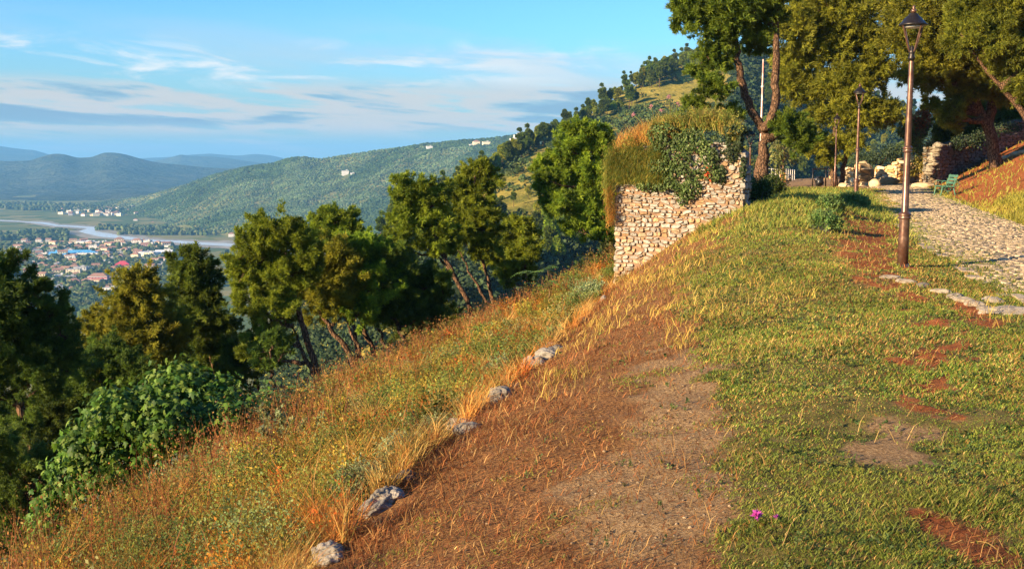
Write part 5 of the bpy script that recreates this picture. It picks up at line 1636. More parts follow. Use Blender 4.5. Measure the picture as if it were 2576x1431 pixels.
# ------------------------------------------------------------------ cobbled path
def path():
    g = np.random.default_rng(88)
    # bed
    ys = np.arange(-6, 66, .25); ts = np.linspace(-.02, 1.02, 9)
    Y, T = np.meshgrid(ys, ts, indexing='ij')
    X = fL(Y) + PATHW * T
    Z = zg(X, Y, False) + .006 + .03 * np.sin(np.pi * np.clip(T, 0, 1))
    mb = MB()
    mb.add(np.stack([X, Y, Z], -1).reshape(-1, 3), grid_faces(len(ys), len(ts))[:, ::-1], (1, 1, 1), 1)
    # flat irregular stones, laid in rough rows across the path
    y = -4.0
    ang = np.linspace(0, 2 * math.pi, 7, endpoint=False)
    while y < 60:
        rowd = g.uniform(.055, .14) * (1 if y < 34 else 1.4); t = g.uniform(-.03, .02)
        drain = False
        while t < 1.0:
            w = g.uniform(.07, .28) * (1 if y < 34 else 1.3) / PATHW
            if g.random() > (.08 + .22 * (fbm(np.array([y * .5]), np.array([t * 2]), 7, 2)[0] > .12)):
                yc = y + g.normal() * .03; tc_ = t + w / 2
                r = np.abs(np.cos(ang)) ** .6 * np.sign(np.cos(ang)) * (w * PATHW / 2 - .012) * g.uniform(.75, 1.08, 7)
                s = np.abs(np.sin(ang)) ** .6 * np.sign(np.sin(ang)) * (rowd / 2 - .008) * g.uniform(.75, 1.15, 7)
                rot = g.normal() * .35 + .25
                r, s = r * math.cos(rot) - s * math.sin(rot), r * math.sin(rot) + s * math.cos(rot)
                px_ = fL(yc) + PATHW * tc_ + r; py_ = yc + s
                zz = zg(px_, py_, False) + .006 + .03 * np.sin(np.pi * np.clip(tc_, 0, 1))
                h = g.uniform(.008, .026); tl = g.normal() * .03
                tp = zz + h + tl * s + g.normal() * .04 * r
                c = np.array([px_.mean(), py_.mean()])
                V = np.concatenate([np.stack([px_, py_, zz - .02], -1), np.stack([c[0] + (px_ - c[0]) * .86, c[1] + (py_ - c[1]) * .86, tp], -1)])
                j = np.arange(7); k = (j + 1) % 7
                base = mb.n
                mb.add(V, np.stack([j, k, k + 7, j + 7], -1), np.array([1.05, .97, .86]) * g.uniform(.6, 1.15))
                mb.faces(base + 7 + np.arange(7))
            t += w
        y += rowd
    # kerb rows on both borders
    for t0, sgn in ((-.03, -1), (1.03, 1)):
        y = -4.0
        while y < 58:
            l = g.uniform(.25, .6)
            a = fL(y + l / 2) + PATHW * t0
            ang_ = math.atan2(float(fL(y + l) - fL(y)), l)
            if g.random() < (.6 if sgn < 0 else .8): box(mb, (a + g.normal() * .04, y + l / 2, float(zg(a, y + l / 2, False)) - .045 + g.normal() * .01), (g.uniform(.10, .2), l - .04, .13), -ang_ + g.normal() * .05, np.array([1.05, 1, .93]) * g.uniform(.7, 1.1), 0, g.normal() * .03)
            y += l
    o = mb.build('path', [M_COBBLE, solid_mat('path_bed', (0.21, 0.155, 0.085), .95, vary=.4, nscale=6, second=(0.14, 0.14, 0.04))])
    tag(o, kind='structure')
    # weeds between the cobbles
    n = 85000
    x, y = scatter_xy(n, 5, 55, fL, lambda y: fL(y) + PATHW, g, 1.2)
    keep = g.random(n) < smooth(.35 + 1.8 * fbm(x * .9, y * .9, 17, 3) + .5 * np.exp(-(x - fL(y)) / .35) + .4 * np.exp(-(fL(y) + PATHW - x) / .25))
    x, y = x[keep], y[keep]; m = len(x)
    mb = MB(); blades(mb, np.stack([x, y, zg(x, y, False) + .01], -1), g.uniform(0, 6.283, m), g.uniform(.3, 1.2, m), g.uniform(.03, .075, m), .005 + .0006 * y, pick(GREENS * 1.2, m, g))
    tag(mb.build('grass', M_GRASS), 'grass tufts growing between the path stones', 'grass', kind='stuff')
    # stone border around the nearest lamp post, running towards the frame edge
    bd = [(2215, 694), (2262, 706), (2300, 714), (2345, 728), (2390, 742), (2440, 762), (2490, 785)]
    for i in range(len(bd) - 1):
        a = hit(*bd[i]); b = hit(*bd[i + 1]); nseg = max(1, int(np.linalg.norm(b - a) / .34))
        for q in range(nseg):
            c = a + (b - a) * (q + .5) / nseg
            mb = MB(); blob(mb, c + [0, 0, .01], (np.linalg.norm(b - a) / nseg * .40, .09, .035), g, np.array([1.0, .92, .8]) * g.uniform(.55, .85), 3, .26)
            # lie along the border
            o = mb.build('border_stone', M_STONE, None, c)
            tag(o, 'low white border stone in the line from the nearest lamp post', 'stone', 'border stones by the nearest lamp post')
    for lab, px, py, r in [('large white flat slab by the path at the right frame edge', 2545, 786, (.42, .17, .07)), ('white slab just behind the largest one at the right frame edge', 2500, 757, (.22, .12, .05))]:
        c = hit(px, py)
        mb = MB(); blob(mb, c + [0, 0, .0], r, g, (.9, .84, .75), 4, .24)
        tag(mb.build('border_slab', M_STONE, None, c), lab, 'stone', 'white slabs by the path')


path()


# ------------------------------------------------------------------ lamps, bench and the things at the end of the path
M_BRONZE = solid_mat('brown_lacquered_iron', (0.125, 0.062, 0.042), .34, .55, .25, 14, .12, .004, second=(0.17, 0.10, 0.07))
M_BLACK = solid_mat('black_iron', (0.022, 0.018, 0.017), .4, .5, .2, 12)
M_GLASSY = solid_mat('lamp_diffuser', (0.55, 0.52, 0.48), .3, 0, .05, 6)
M_GREENP = solid_mat('green_painted_wood', (0.06, 0.155, 0.095), .55, 0, .22, 9, .2, .004)
M_WHITE = solid_mat('white_paint', (0.55, 0.53, 0.50), .5, 0, .08, 6)
M_ORANGE = solid_mat('orange_board', (0.75, 0.22, 0.04), .6, 0, .12, 4)
M_BAG = solid_mat('black_plastic_bag', (0.012, 0.013, 0.014), .3, 0, .2, 6, .4, .03)
M_POLERED = solid_mat('red_and_white_mast', (0.62, 0.30, 0.24), .5, 0, .1, 3, second=(0.72, 0.66, 0.62))


def make_lamp(label, base, H=4.0, yaw=0.3):
    s = H / 4.0
    root = empty('street_lamp', base, yaw)
    z = lambda v: v * s
    m = MB(); lathe(m, [(.155, -.25), (.155, .0), (.15, .025), (.095, .045), (.085, .09)], 20); m.build('base_flange', M_BRONZE, root, None, True)
    m = MB(); lathe(m, np.array([(.086, .05), (.083, .5), (.078, .86), (.078, .88), (.056, .93), (.050, 1.9), (.048, 2.3), (.042, 2.9), (.036, 3.30), (.034, 3.42)]) * s, 18); m.build('post', M_BRONZE, root, None, True)
    for zz, r0, r1 in ((.86, .078, .098), (1.92, .050, .072)):
        m = MB(); lathe(m, np.array([(r0, zz - .05), (r1, zz - .035), (r1, zz - .015), (r0 * 1.05, zz - .005), (r1 * 1.04, zz + .02), (r1 * 1.04, zz + .035), (r0 * .8, zz + .07)]) * s, 18)
        m.build('collar', M_BRONZE, root, None, True)
    m = MB(); lathe(m, np.array([(.034, 3.30), (.052, 3.34), (.056, 3.36), (.038, 3.39), (.045, 3.43), (.05, 3.45), (.030, 3.48), (.024, 3.52), (.01, 3.55)]) * s, 16); m.build('collar', M_BLACK, root, None, True)
    for q in range(4):
        a = q * math.pi / 2
        pts = np.array([(.03, 3.45), (.05, 3.455), (.07, 3.50), (.125, 3.66), (.195, 3.865), (.20, 3.875)]) * s
        m = MB(); tube(m, np.stack([pts[:, 0] * math.cos(a), pts[:, 0] * math.sin(a), pts[:, 1]], -1), .014 * s, 7); m.build('arm', M_BRONZE, root, None, True)
    m = MB(); lathe(m, np.array([(.16, 3.845), (.215, 3.85), (.215, 3.875), (.19, 3.89), (.12, 3.975), (.075, 4.01), (.07, 4.03), (.045, 4.045), (.01, 4.05)]) * s, 24); m.build('hood', M_BLACK, root, None, True)
    m = MB(); lathe(m, np.array([(.14, 3.82), (.155, 3.845), (.05, 3.847)]) * s, 20); m.build('diffuser', M_GLASSY, root, None, True)
    m = MB(); lathe(m, np.array([(.015, 4.045), (.042, 4.06), (.044, 4.09), (.03, 4.105), (.018, 4.115), (.028, 4.13), (.02, 4.15), (.004, 4.17)]) * s, 14); m.build('finial', M_BRONZE, root, None, True)
    return tag(root, label, 'street lamp', 'street lamps along the path')


def lamps():
    def at(px, py_base, py_top, Y):
        b = P(px, py_base, Y); t = P(px, py_top, Y)
        g_ = float(zg(b[0], b[1]))
        H = (t[2] - b[2]) / 1.04
        return np.array([b[0], b[1], b[2]]), H
    for lab, px, pb, pt, Y in [
        ('nearest and tallest brown lamp post, open lantern against the pines', 2270, 678, 15, 16.2),
        ('second brown lamp post, standing in grass at the left of the path', 2152, 517, 210, 35),
        ('third lamp post, dark, beside the tree with two pale stems', 2099, 478, 285, 55)]:
        b, H = at(px, pb, pt, Y)
        b[2] = min(b[2], float(zg(b[0], b[1])) + .02)
        make_lamp(lab, b, H, .35)
    # lamp left of the forked pine, its foot hidden by the overgrown wall
    t = P(1889, 322, 47.0); make_lamp('lamp post with a forked head between the ruined wall and the forked pine', (t[0], t[1], t[2] - 4.15), 4.0, .9)
    t = P(2084, 421, 78.0); b = P(2084, 470, 78.0); make_lamp('short far lamp post in front of the low sunlit ruins', b, (t[2] - b[2]) / 1.04, .2)
    t = P(1867 + 14, 300, 60)
    t = P(1867.5, 433, 76.0)


lamps()


def bench():
    c = hit(2376, 494); c = c + 0
    root = empty('bench', c, R(-97))
    # local: x along the bench, front towards -y
    L = 1.3
    for i, (yy, zz) in enumerate([(-.22, .44), (-.09, .43), (.04, .425), (.16, .43)]):
        m = MB(); box(m, (0, yy, zz), (L, .105, .035)); m.build('seat_slat', M_GREENP, root)
    for i, (yy, zz) in enumerate([(.235, .58), (.28, .72), (.325, .86)]):
        m = MB(); box(m, (0, yy, zz), (L, .03, .105), tilt=R(-17)); m.build('back_slat', M_GREENP, root)
    for sx in (-.52, .52):
        m = MB()
        tube(m, [(sx, -.24, .42), (sx, -.27, .2), (sx, -.31, -.05)], .025, 8); m.build('leg', M_GREENP, root, None, True)
        m = MB(); tube(m, [(sx, .2, .42), (sx, .26, .2), (sx, .33, -.05)], .025, 8); m.build('leg', M_GREENP, root, None, True)
        m = MB(); tube(m, [(sx, -.27, .40), (sx, .2, .405)], .022, 8); tube(m, [(sx, .19, .40), (sx, .24, .6), (sx, .35, .93)], .022, 8); m.build('back_support', M_GREENP, root, None, True)
        th = np.linspace(0, 2 * math.pi * 1.35, 26)
        rr = np.linspace(.11, .045, 26)
        m = MB(); tube(m, np.stack([np.full(26, sx), .34 + rr * np.cos(th), .52 + rr * np.sin(th)], -1), .013, 6)
        tube(m, [(sx, -.28, .42), (sx, -.29, .60), (sx, -.2, .66), (sx, .1, .64), (sx, .25, .62)], .016, 6); m.build('armrest', M_GREENP, root, None, True)
        m = MB(); th = np.linspace(0, 2 * math.pi, 18); tube(m, np.stack([np.full(18, sx), -.02 + .13 * np.cos(th), .31 + .07 * np.sin(th)], -1), .011, 6); m.build('scroll', M_GREENP, root, None, True)
    tag(root, 'green slatted park bench with curled iron arms on the right of the path', 'bench')


bench()


def far_end():
    g = np.random.default_rng(99)
    # bin frame with bag
    b = P(2060, 476, 58); 
    b[2] = float(zg(b[0], b[1]))
    root = empty('litter_bin', b, .2)
    for sx in (-.38, .38):
        m = MB(); tube(m, [(sx, 0, -.1), (sx, 0, .98)], .035, 8); m.build('post', M_BLACK, root, None, True)
    m = MB(); box(m, (0, 0, .96), (.82, .06, .07)); m.build('top_bar', M_BLACK, root)
    m = MB(); blob(m, (0, 0, .30), (.27, .24, .30), g, (1, 1, 1), 3, .30); m.build('bag', M_BAG, root, None, True)
    tag(root, 'black bin frame holding a full rubbish bag at the end of the path', 'litter bin')
    # railing
    a = P(1931, 448, 74); e = P(1962, 450, 74)
    def rail(p0, p1, npst, lab):
        root = empty('railing', p0)
        d = p1 - p0; l = np.linalg.norm(d)
        m = MB()
        for zz in (.2, .55, .9): tube(m, [(0, 0, zz), tuple(d + [0, 0, zz])], .018, 6)
        m.build('rail', M_WHITE, root)
        for q in range(npst):
            o = d * q / (npst - 1)
            m = MB(); tube(m, [tuple(o - [0, 0, .2]), tuple(o + [0, 0, .95])], .024, 6); m.build('post', M_WHITE, root)
        tag(root, lab, 'railing', 'white railings at the far rim')
    rail(P(1930, 458, 74), P(1961, 460, 74), 4, 'white metal railing beside the forked pine trunk')
    rail(P(1966, 458, 76), P(1998, 460, 79), 7, 'white railing with many upright posts right of the sapling')
    # low wall under the rails, orange board, sapling
    mb = MB(); c0 = P(1932, 468, 73); c1 = P(1990, 470, 75)
    u = unit(c1 - c0) * [1, 1, 0]; u = unit(u); n = np.array([u[1], -u[0], 0]); W = float(np.linalg.norm((c1 - c0)[:2]))
    stone_face(mb, c0 - [0, 0, .3], u, np.array([0, 0, 1.]), n, W, lambda a: .62 + .3 * math.sin(a * 3), g, (.12, .25), (.25, .6), .05, .8)
    core_box(mb, [(c0 - n * .0)[:2], (c1 - n * .0)[:2], (c1 - n * .5)[:2], (c0 - n * .5)[:2]], c0[2] - .5, np.full(4, c0[2] + .35))
    tag(mb.build('low_wall', [M_STONE, M_MORTAR], None, c0), 'low pale stone wall under the white railings', 'stone wall')
    c = P(1969, 474, 62)
    root = empty('sign_board', c, .3)
    m = MB(); box(m, (0, 0, .62), (.34, .04, .50), 0, tilt=R(-14)); m.build('panel', M_ORANGE, root)
    for sx in (-.15, .15):
        m = MB(); tube(m, [(sx, -.12, .35), (sx, -.2, -.1)], .018, 6); tube(m, [(sx, .0, .35), (sx, .22, -.1)], .018, 6); m.build('leg', M_BLACK, root)
    tag(root, 'small orange board on thin legs near the far white railings', 'sign')
    # young tree
    b = P(1967, 470, 60); b[2] = float(zg(b[0], b[1])) if zg(b[0], b[1]) > b[2] - .6 else b[2] - .1
    root = empty('young_tree', b)
    tm = MB(); tp = P(1974, 352, 60)
    pts = np.stack([np.linspace(b[i], tp[i], 10) for i in range(3)], -1); pts[1:-1] += g.normal(size=(8, 3)) * .03
    tube(tm, pts, np.linspace(.07, .02, 10), 7, (1.9, 1.9, 2.0))
    L = []
    for px, py, rx, ry in [(1975, 365, 28, 22), (1990, 385, 24, 20), (1955, 390, 22, 16), (1995, 362, 24, 12), (1945, 405, 18, 14), (1970, 405, 24, 16), (1958, 435, 18, 14), (2000, 405, 14, 9), (1950, 370, 16, 14), (2015, 372, 18, 9)]:
        cc = P(px, py, 60 + g.normal() * .4); L.append((cc, (rx * .022, .5, ry * .022)))
        tube(tm, np.array([pts[5], (pts[6] + cc) / 2, cc]), [.02, .014, .006], 5, (1.6, 1.6, 1.6))
    tm.build('trunk', M_BARK, root, b, True)
    C, Nn = shell_points(L, 900, g, .3); C += g.normal(size=C.shape) * .1
    m = MB(); leaves(m, C, unit(Nn + g.normal(size=C.shape)), g.uniform(.07, .13, 900), pick(np.array([(0.16, 0.19, 0.05), (0.11, 0.15, 0.04), (0.22, 0.22, 0.07)]), 900, g), g, 'ivy')
    m.build('crown', M_LEAF, root, b)
    tag(root, 'slender young broadleaf tree by the far white railings', 'tree')
    # mast behind the forked pine
    t = P(1920, 150, 52); b = P(1911, 447, 52); b[2] = float(zg(b[0], b[1])) - .2
    root = empty('flag_mast', b)
    m = MB(); tube(m, np.array([b - b, (t - b) * .5, t - b]), [.055, .045, .03], 10); m.build('pole', M_POLERED, root, None, True)
    for f in (.3, .55, .8):
        m = MB(); q = (t - b) * f; lathe(m, [(.045, -.05), (.07, -.03), (.07, .03), (.045, .05)], 10, q); m.build('ring', M_WHITE, root)
    tag(root, 'thin pale red mast rising behind the forked pine trunk', 'mast')
    # sunlit ruins
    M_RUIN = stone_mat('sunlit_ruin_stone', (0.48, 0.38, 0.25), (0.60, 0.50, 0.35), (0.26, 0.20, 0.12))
    def ruin(lab, pts, tops, Y0, Y1, ch=(.16, .32), sw=(.25, .7)):
        """masonry face along pixel foot points, with a ragged top"""
        q = np.array(pts, float); Ys = np.linspace(Y0, Y1, len(q))
        F0 = np.array([P(a, b, y_) for (a, b), y_ in zip(pts, Ys)]); T0 = np.array([P(a, b, y_)[2] for (a, b), y_ in zip(tops, Ys)])
        mb = MB()
        for i in range(len(q) - 1):
            d = (F0[i + 1] - F0[i]) * [1, 1, 0]; W = float(np.linalg.norm(d)); u = d / W; n = np.array([u[1], -u[0], 0])
            zb = min(F0[i][2], F0[i + 1][2]) - .4
            o = np.array([F0[i][0], F0[i][1], zb])
            sd = g.integers(0, 9999)
            hf = lambda a, i=i, zb=zb, W=W, sd=sd: T0[i] + (T0[i + 1] - T0[i]) * min(max(a / W, 0), 1) - zb + .5 * float(fbm(np.array([a * 1.3 + i * 7.]), np.array([0.]), int(sd), 2)[0])
            stone_face(mb, o, u, np.array([0, 0, 1.]), n, W, hf, g, ch, sw, .10, .9)
            e = o + u * W
            core_box(mb, [o[:2] - n[:2] * .02, e[:2] - n[:2] * .02, e[:2] - n[:2] * .9, o[:2] - n[:2] * .9], zb - .5, np.array([hf(0), hf(W), hf(W), hf(0)]) + zb - .12, 0, (.6, .52, .42))
            if i == len(q) - 2: stone_face(mb, e, -n, np.array([0, 0, 1.]), u, .9, lambda a, hf=hf, W=W: hf(W) - .1, g, ch, sw, .1, .9)
            if i == 0: stone_face(mb, o - n * .9, n, np.array([0, 0, 1.]), -u, .9, lambda a, hf=hf: hf(0) - .1, g, ch, sw, .1, .9)
        return tag(mb.build('ruined_wall', [M_RUIN, M_MORTAR], None, F0[0]), lab, 'ruined wall', 'sunlit ruins at the end of the path')
    ruin('rounded sunlit stump of masonry left of the second lamp post', [(2118, 470), (2134, 474), (2150, 474), (2164, 470)], [(2120, 430), (2130, 416), (2148, 414), (2163, 425)], 64, 63)
    ruin('low broken wall running right behind the second lamp post', [(2186, 466), (2205, 466), (2232, 464), (2258, 462)], [(2188, 428), (2200, 418), (2230, 412), (2256, 406)], 68, 66)
    ruin('crumbling pale rock wall behind the nearest lamp post', [(2256, 462), (2285, 452), (2318, 446)], [(2258, 398), (2285, 402), (2316, 384)], 68, 67)
    ruin('low bright wall remnant left of the far short lamp', [(2030, 474), (2052, 470), (2070, 466), (2100, 466)], [(2034, 468), (2052, 456), (2072, 448), (2096, 438)], 80, 78)
    for lab, px, py, Y, r in [('square pale block on the ground before the rock wall', 2201, 464, 60, (.36, .3, .3)), ('squared pale block at the foot of the sunlit stump', 2120, 470, 60, (.55, .35, .22)),
                              ('brown rounded rock between the sunlit stump and low wall', 2172, 446, 66, (.62, .6, .95)), ('flat grey rock on the red slope', 2322, 448, 58, (.62, .4, .18)), ('dark low rock before the rock wall', 2225, 458, 64, (.8, .5, .35)),
                              ('small pale rock right of the rounded brown rock', 2186, 468, 62, (.35, .3, .2)), ('bright rock at the base of the broken wall', 2160, 472, 61, (.5, .4, .16))]:
        c = P(px, py, Y); c[2] = min(c[2], float(zg(c[0], c[1])) + r[2] * .6)
        mb = MB(); blob(mb, c, r, g, np.array([1, .95, .85]) * (.6 if 'brown' in lab or 'dark' in lab else .95), 3, .16 if 'block' not in lab else .06)
        tag(mb.build('rock', M_RUIN, None, c), lab, 'rock', 'rocks by the ruins')
    # long retaining wall on the red slope: shade painted into the front stone, end lighter
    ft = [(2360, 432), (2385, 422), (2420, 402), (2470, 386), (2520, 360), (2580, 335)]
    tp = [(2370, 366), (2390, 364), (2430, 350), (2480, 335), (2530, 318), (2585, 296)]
    F0 = np.array([P(a, b, y_) for (a, b), y_ in zip(ft, np.linspace(59, 66, 6))])
    T0 = [P(b[0], b[1], y_)[2] for b, y_ in zip(tp, np.linspace(59, 66, 6))]
    mb = MB()
    for i in range(5):
        d = (F0[i + 1] - F0[i]) * [1, 1, 0]; W = float(np.linalg.norm(d)); u = d / W; n = np.array([u[1], -u[0], 0]); zb = F0[i][2] - .9
        o = np.array([F0[i][0], F0[i][1], zb])
        hf = lambda a, i=i, zb=zb, W=W: T0[i] + (T0[i + 1] - T0[i]) * min(max(a / W, 0), 1) - zb
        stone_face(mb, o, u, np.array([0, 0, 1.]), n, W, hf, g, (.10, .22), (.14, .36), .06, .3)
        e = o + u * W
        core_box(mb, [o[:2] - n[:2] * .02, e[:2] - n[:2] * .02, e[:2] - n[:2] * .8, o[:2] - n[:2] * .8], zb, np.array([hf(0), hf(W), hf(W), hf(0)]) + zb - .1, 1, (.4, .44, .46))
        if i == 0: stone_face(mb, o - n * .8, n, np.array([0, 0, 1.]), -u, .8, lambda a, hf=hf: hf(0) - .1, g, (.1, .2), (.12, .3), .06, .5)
    tag(mb.build('retaining_wall', [stone_mat('shaded_wall_stone', (0.15, 0.135, 0.11), (0.24, 0.22, 0.18), (0.08, 0.065, 0.05)), M_MORTAR], None, F0[0]), 'shade-darkened rubble retaining wall climbing the red slope behind the thick trunk', 'retaining wall')
    # stepped bright end of that wall
    mb = MB()
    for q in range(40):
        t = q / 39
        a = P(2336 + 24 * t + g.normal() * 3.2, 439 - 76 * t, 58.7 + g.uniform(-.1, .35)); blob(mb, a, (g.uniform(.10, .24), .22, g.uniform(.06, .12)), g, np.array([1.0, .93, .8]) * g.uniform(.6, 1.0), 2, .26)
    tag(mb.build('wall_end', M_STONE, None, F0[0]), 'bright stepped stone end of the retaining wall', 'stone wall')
    # long stones laid on the slope right of the thick trunk
    mb = MB()
    for i, (px, py) in enumerate([(2512, 402), (2530, 398), (2548, 392), (2566, 388), (2584, 384)]):
        c = hit(px, py); m = MB(); blob(m, c, (.5, .2, .14), g, (1, .95, .85), 2, .1)
        tag(m.build('kerb_stone', M_STONE, None, c), 'pale long stone in the row beside the thick bent trunk', 'stone', 'row of stones by the thick trunk')
    # reddish shrub at the wall, green shrubs over the ruins
    def shrub(lab, raw, Y, cols, nn, size, name='shrub', foot=20):
        L = [(P(q[0], q[1], Y), (q[2] * Y / FPX, .7 * q[2] * Y / FPX, q[3] * Y / FPX)) for q in raw]
        c = P(raw[0][0], raw[0][1] + foot, Y)
        root = empty(name, c)
        C, Nn = shell_points(L, nn, g, .2); C += g.normal(size=C.shape) * size
        m = MB(); leaves(m, C, unit(Nn + .7 * g.normal(size=C.shape)), g.uniform(.6, 1.2, nn) * size, pick(np.array(cols), nn, g), g, 'ivy'); m.build('foliage', M_LEAF, root, c)
        tm = MB()
        for cc, r_ in L: tube(tm, np.array([c, (c + cc) / 2 + g.normal(size=3) * .1, cc]), [.05, .035, .015], 5)
        tm.build('stem', M_BARK, root, c)
        tag(root, lab, 'shrub', 'shrubs over the ruins')
    RC = [(0.26, 0.09, 0.02), (0.20, 0.10, 0.025), (0.16, 0.13, 0.03)]
    GC = [(0.10, 0.13, 0.025), (0.06, 0.085, 0.02), (0.16, 0.15, 0.03)]
    BC = [(0.03, 0.05, 0.025), (0.05, 0.07, 0.03)]
    shrub('reddish brown shrub leaning up before the patch of sky', [(2320, 300, 22, 24), (2330, 280, 14, 16), (2300, 330, 26, 24)], 63, RC, 1400, .09)
    shrub('rusty shrub on top of the pale rock wall', [(2325, 375, 30, 14), (2345, 365, 18, 12)], 64, RC, 700, .08)
    shrub('green-gold shrub at the left of the retaining wall', [(2296, 350, 26, 24), (2310, 378, 20, 16), (2280, 320, 20, 24)], 62, GC, 1200, .085)
    shrub('dark green bush over the low broken wall', [(2215, 396, 50, 18), (2175, 404, 30, 16), (2245, 380, 30, 18)], 72, BC, 1500, .10)
    shrub('dark creeper draped over the top of the retaining wall', [(2430, 354, 36, 16), (2480, 340, 34, 14), (2402, 368, 18, 12), (2535, 322, 36, 14), (2455, 356, 20, 18)], 60.6, BC, 1900, .085, 'creeper_mound')
    shrub('dry yellow grass mound beside the retaining wall end', [(2310, 420, 26, 22), (2325, 405, 20, 16), (2290, 432, 20, 14)], 62, [(0.30, 0.24, 0.05), (0.22, 0.19, 0.04)], 1400, .07, 'grass_mound', 10)


far_end()

# ------------------------------------------------------------------ far trees, town and haze
def blobs(mb, C, r, g, cols, flat=.8, sub=0, jit=.22):
    """many small rounded crowns as low faceted clumps"""
    V, F = ico(sub)
    n = len(C); k = len(V)
    J = 1 + jit * g.normal(size=(n, k, 1))
    a = g.uniform(0, 6.283, n); ca, sa = np.cos(a)[:, None], np.sin(a)[:, None]
    W = V[None] * J
    W = np.stack([W[..., 0] * ca - W[..., 1] * sa, W[..., 0] * sa + W[..., 1] * ca, W[..., 2] * flat], -1) * r[:, None, None]
    W = W + C[:, None] + np.array([0, 0, 1]) * (r * flat * .7)[:, None, None]
    Fx = (F[None] + (np.arange(n) * k)[:, None, None]).reshape(-1, 3)
    mb.add(W.reshape(-1, 3), Fx, np.repeat(cols, k, 0))


def olive_hill_trees():
    g = np.random.default_rng(111)
    nr, nc, _ = G_OLIVE.shape
    n = 60000
    v = g.uniform(58, nr - 10, n); v = np.where(g.random(n) < .7, np.round(v / .9) * .9 + g.normal(size=n) * .1, v)
    u = g.uniform(2, nc - 3, n)
    i = v.astype(int); j = u.astype(int); fv = (v - i)[:, None]; fu = (u - j)[:, None]
    C = (G_OLIVE[i, j] * (1 - fu) + G_OLIVE[i, j + 1] * fu) * (1 - fv) + (G_OLIVE[i + 1, j] * (1 - fu) + G_OLIVE[i + 1, j + 1] * fu) * fv
    m1 = fbm(C[:, 0] / 260, C[:, 1] / 260, 121, 4); m2 = fbm(C[:, 0] / 90, C[:, 1] / 90, 127, 3)
    scrub = m1 > .03
    keep = g.random(n) < np.where(scrub, .97, np.clip(.68 + 2.0 * m2, .04, 1))
    C, scrub, m2 = C[keep], scrub[keep], m2[keep]; m = len(C)
    col = np.where(scrub[:, None], pick(np.array([(0.030, 0.055, 0.018), (0.045, 0.07, 0.022)]), m, g), pick(np.array([(0.070, 0.108, 0.045), (0.095, 0.125, 0.058), (0.045, 0.075, 0.028)]), m, g))
    r = np.where(scrub, g.uniform(2.2, 4.2, m), g.uniform(1.8, 3.0, m))
    mb = MB(); blobs(mb, C, r, g, col)
    tag(mb.build('olive_grove', M_FARVEG), 'grey-green olive groves and dark scrub covering the broad hill across the river', 'olive grove', kind='stuff')


def valley_trees():
    g = np.random.default_rng(131)
    P_ = []
    R_ = []
    def area(x0, x1, y0, y1, n, r, gate=.0, sc=120):
        px = g.uniform(x0, x1, n); py = y0 + (y1 - y0) * g.random(n) ** 1.0
        w = on_valley(px, py)
        k = fbm(w[:, 0] / sc, w[:, 1] / sc, 137, 4) > gate
        P_.append(w[k]); R_.append(g.uniform(*r, k.sum()))
    area(-80, 440, 618, 780, 7000, (2.5, 5.5), -.12)
    area(-80, 170, 584, 606, 700, (3, 6), .02)
    area(240, 300, 572, 582, 120, (3, 6), .0)
    area(300, 640, 572, 592, 700, (3, 6), .0)
    area(130, 420, 522, 548, 1800, (3, 6.5), .0, 200)
    area(-80, 240, 512, 530, 900, (4, 8), .0, 250)
    area(300, 560, 690, 800, 500, (3, 6), .08)
    area(180, 420, 730, 800, 900, (3, 6), -.1)
    area(560, 1000, 640, 680, 500, (3, 6), .05)
    C = np.concatenate(P_); r = np.concatenate(R_); m = len(C)
    col = pick(np.array([(0.045, 0.075, 0.025), (0.07, 0.10, 0.035), (0.03, 0.055, 0.02), (0.10, 0.12, 0.05)]), m, g)
    mb = MB(); blobs(mb, C, r, g, col, 1.1)
    tag(mb.build('valley_trees', M_FARVEG), 'trees and hedges massed among the houses and fields of the valley', 'trees', kind='stuff')


def far_pine(seed, H, spread, cols):
    """trunk mesh and crown mesh of a pine seen from far off"""
    g = np.random.default_rng(seed)
    tm = MB(); lean = g.normal(size=2) * .35
    z = np.linspace(-.6, H * .92, 8)
    pts = np.stack([lean[0] * (z / H) ** 2 + .06 * g.normal(size=8), lean[1] * (z / H) ** 2 + .06 * g.normal(size=8), z], -1)
    tube(tm, pts, np.linspace(.2, .05, 8), 6)
    L = []
    nl = g.integers(9, 13)
    for i in range(nl):
        f = g.uniform(.38, 1.0)
        r = spread * (1.15 - .75 * f) * g.uniform(.6, 1.0)
        a = g.uniform(0, 6.283); d = r * g.uniform(.1, .9)
        L.append((np.array([d * math.cos(a) + lean[0] * f * f, d * math.sin(a) + lean[1] * f * f, H * f]), (r * .62 + .3, r * .62 + .3, .55 * r + .25)))
    cm = MB(); crown_lobes(cm, L, g, 9, .62, .13, cols, 5)
    for c, r in L[:6]:
        tube(tm, np.array([pts[3], (pts[4] + c) / 2, c]), [.07, .05, .02], 4, cap=False)
    return tm, cm


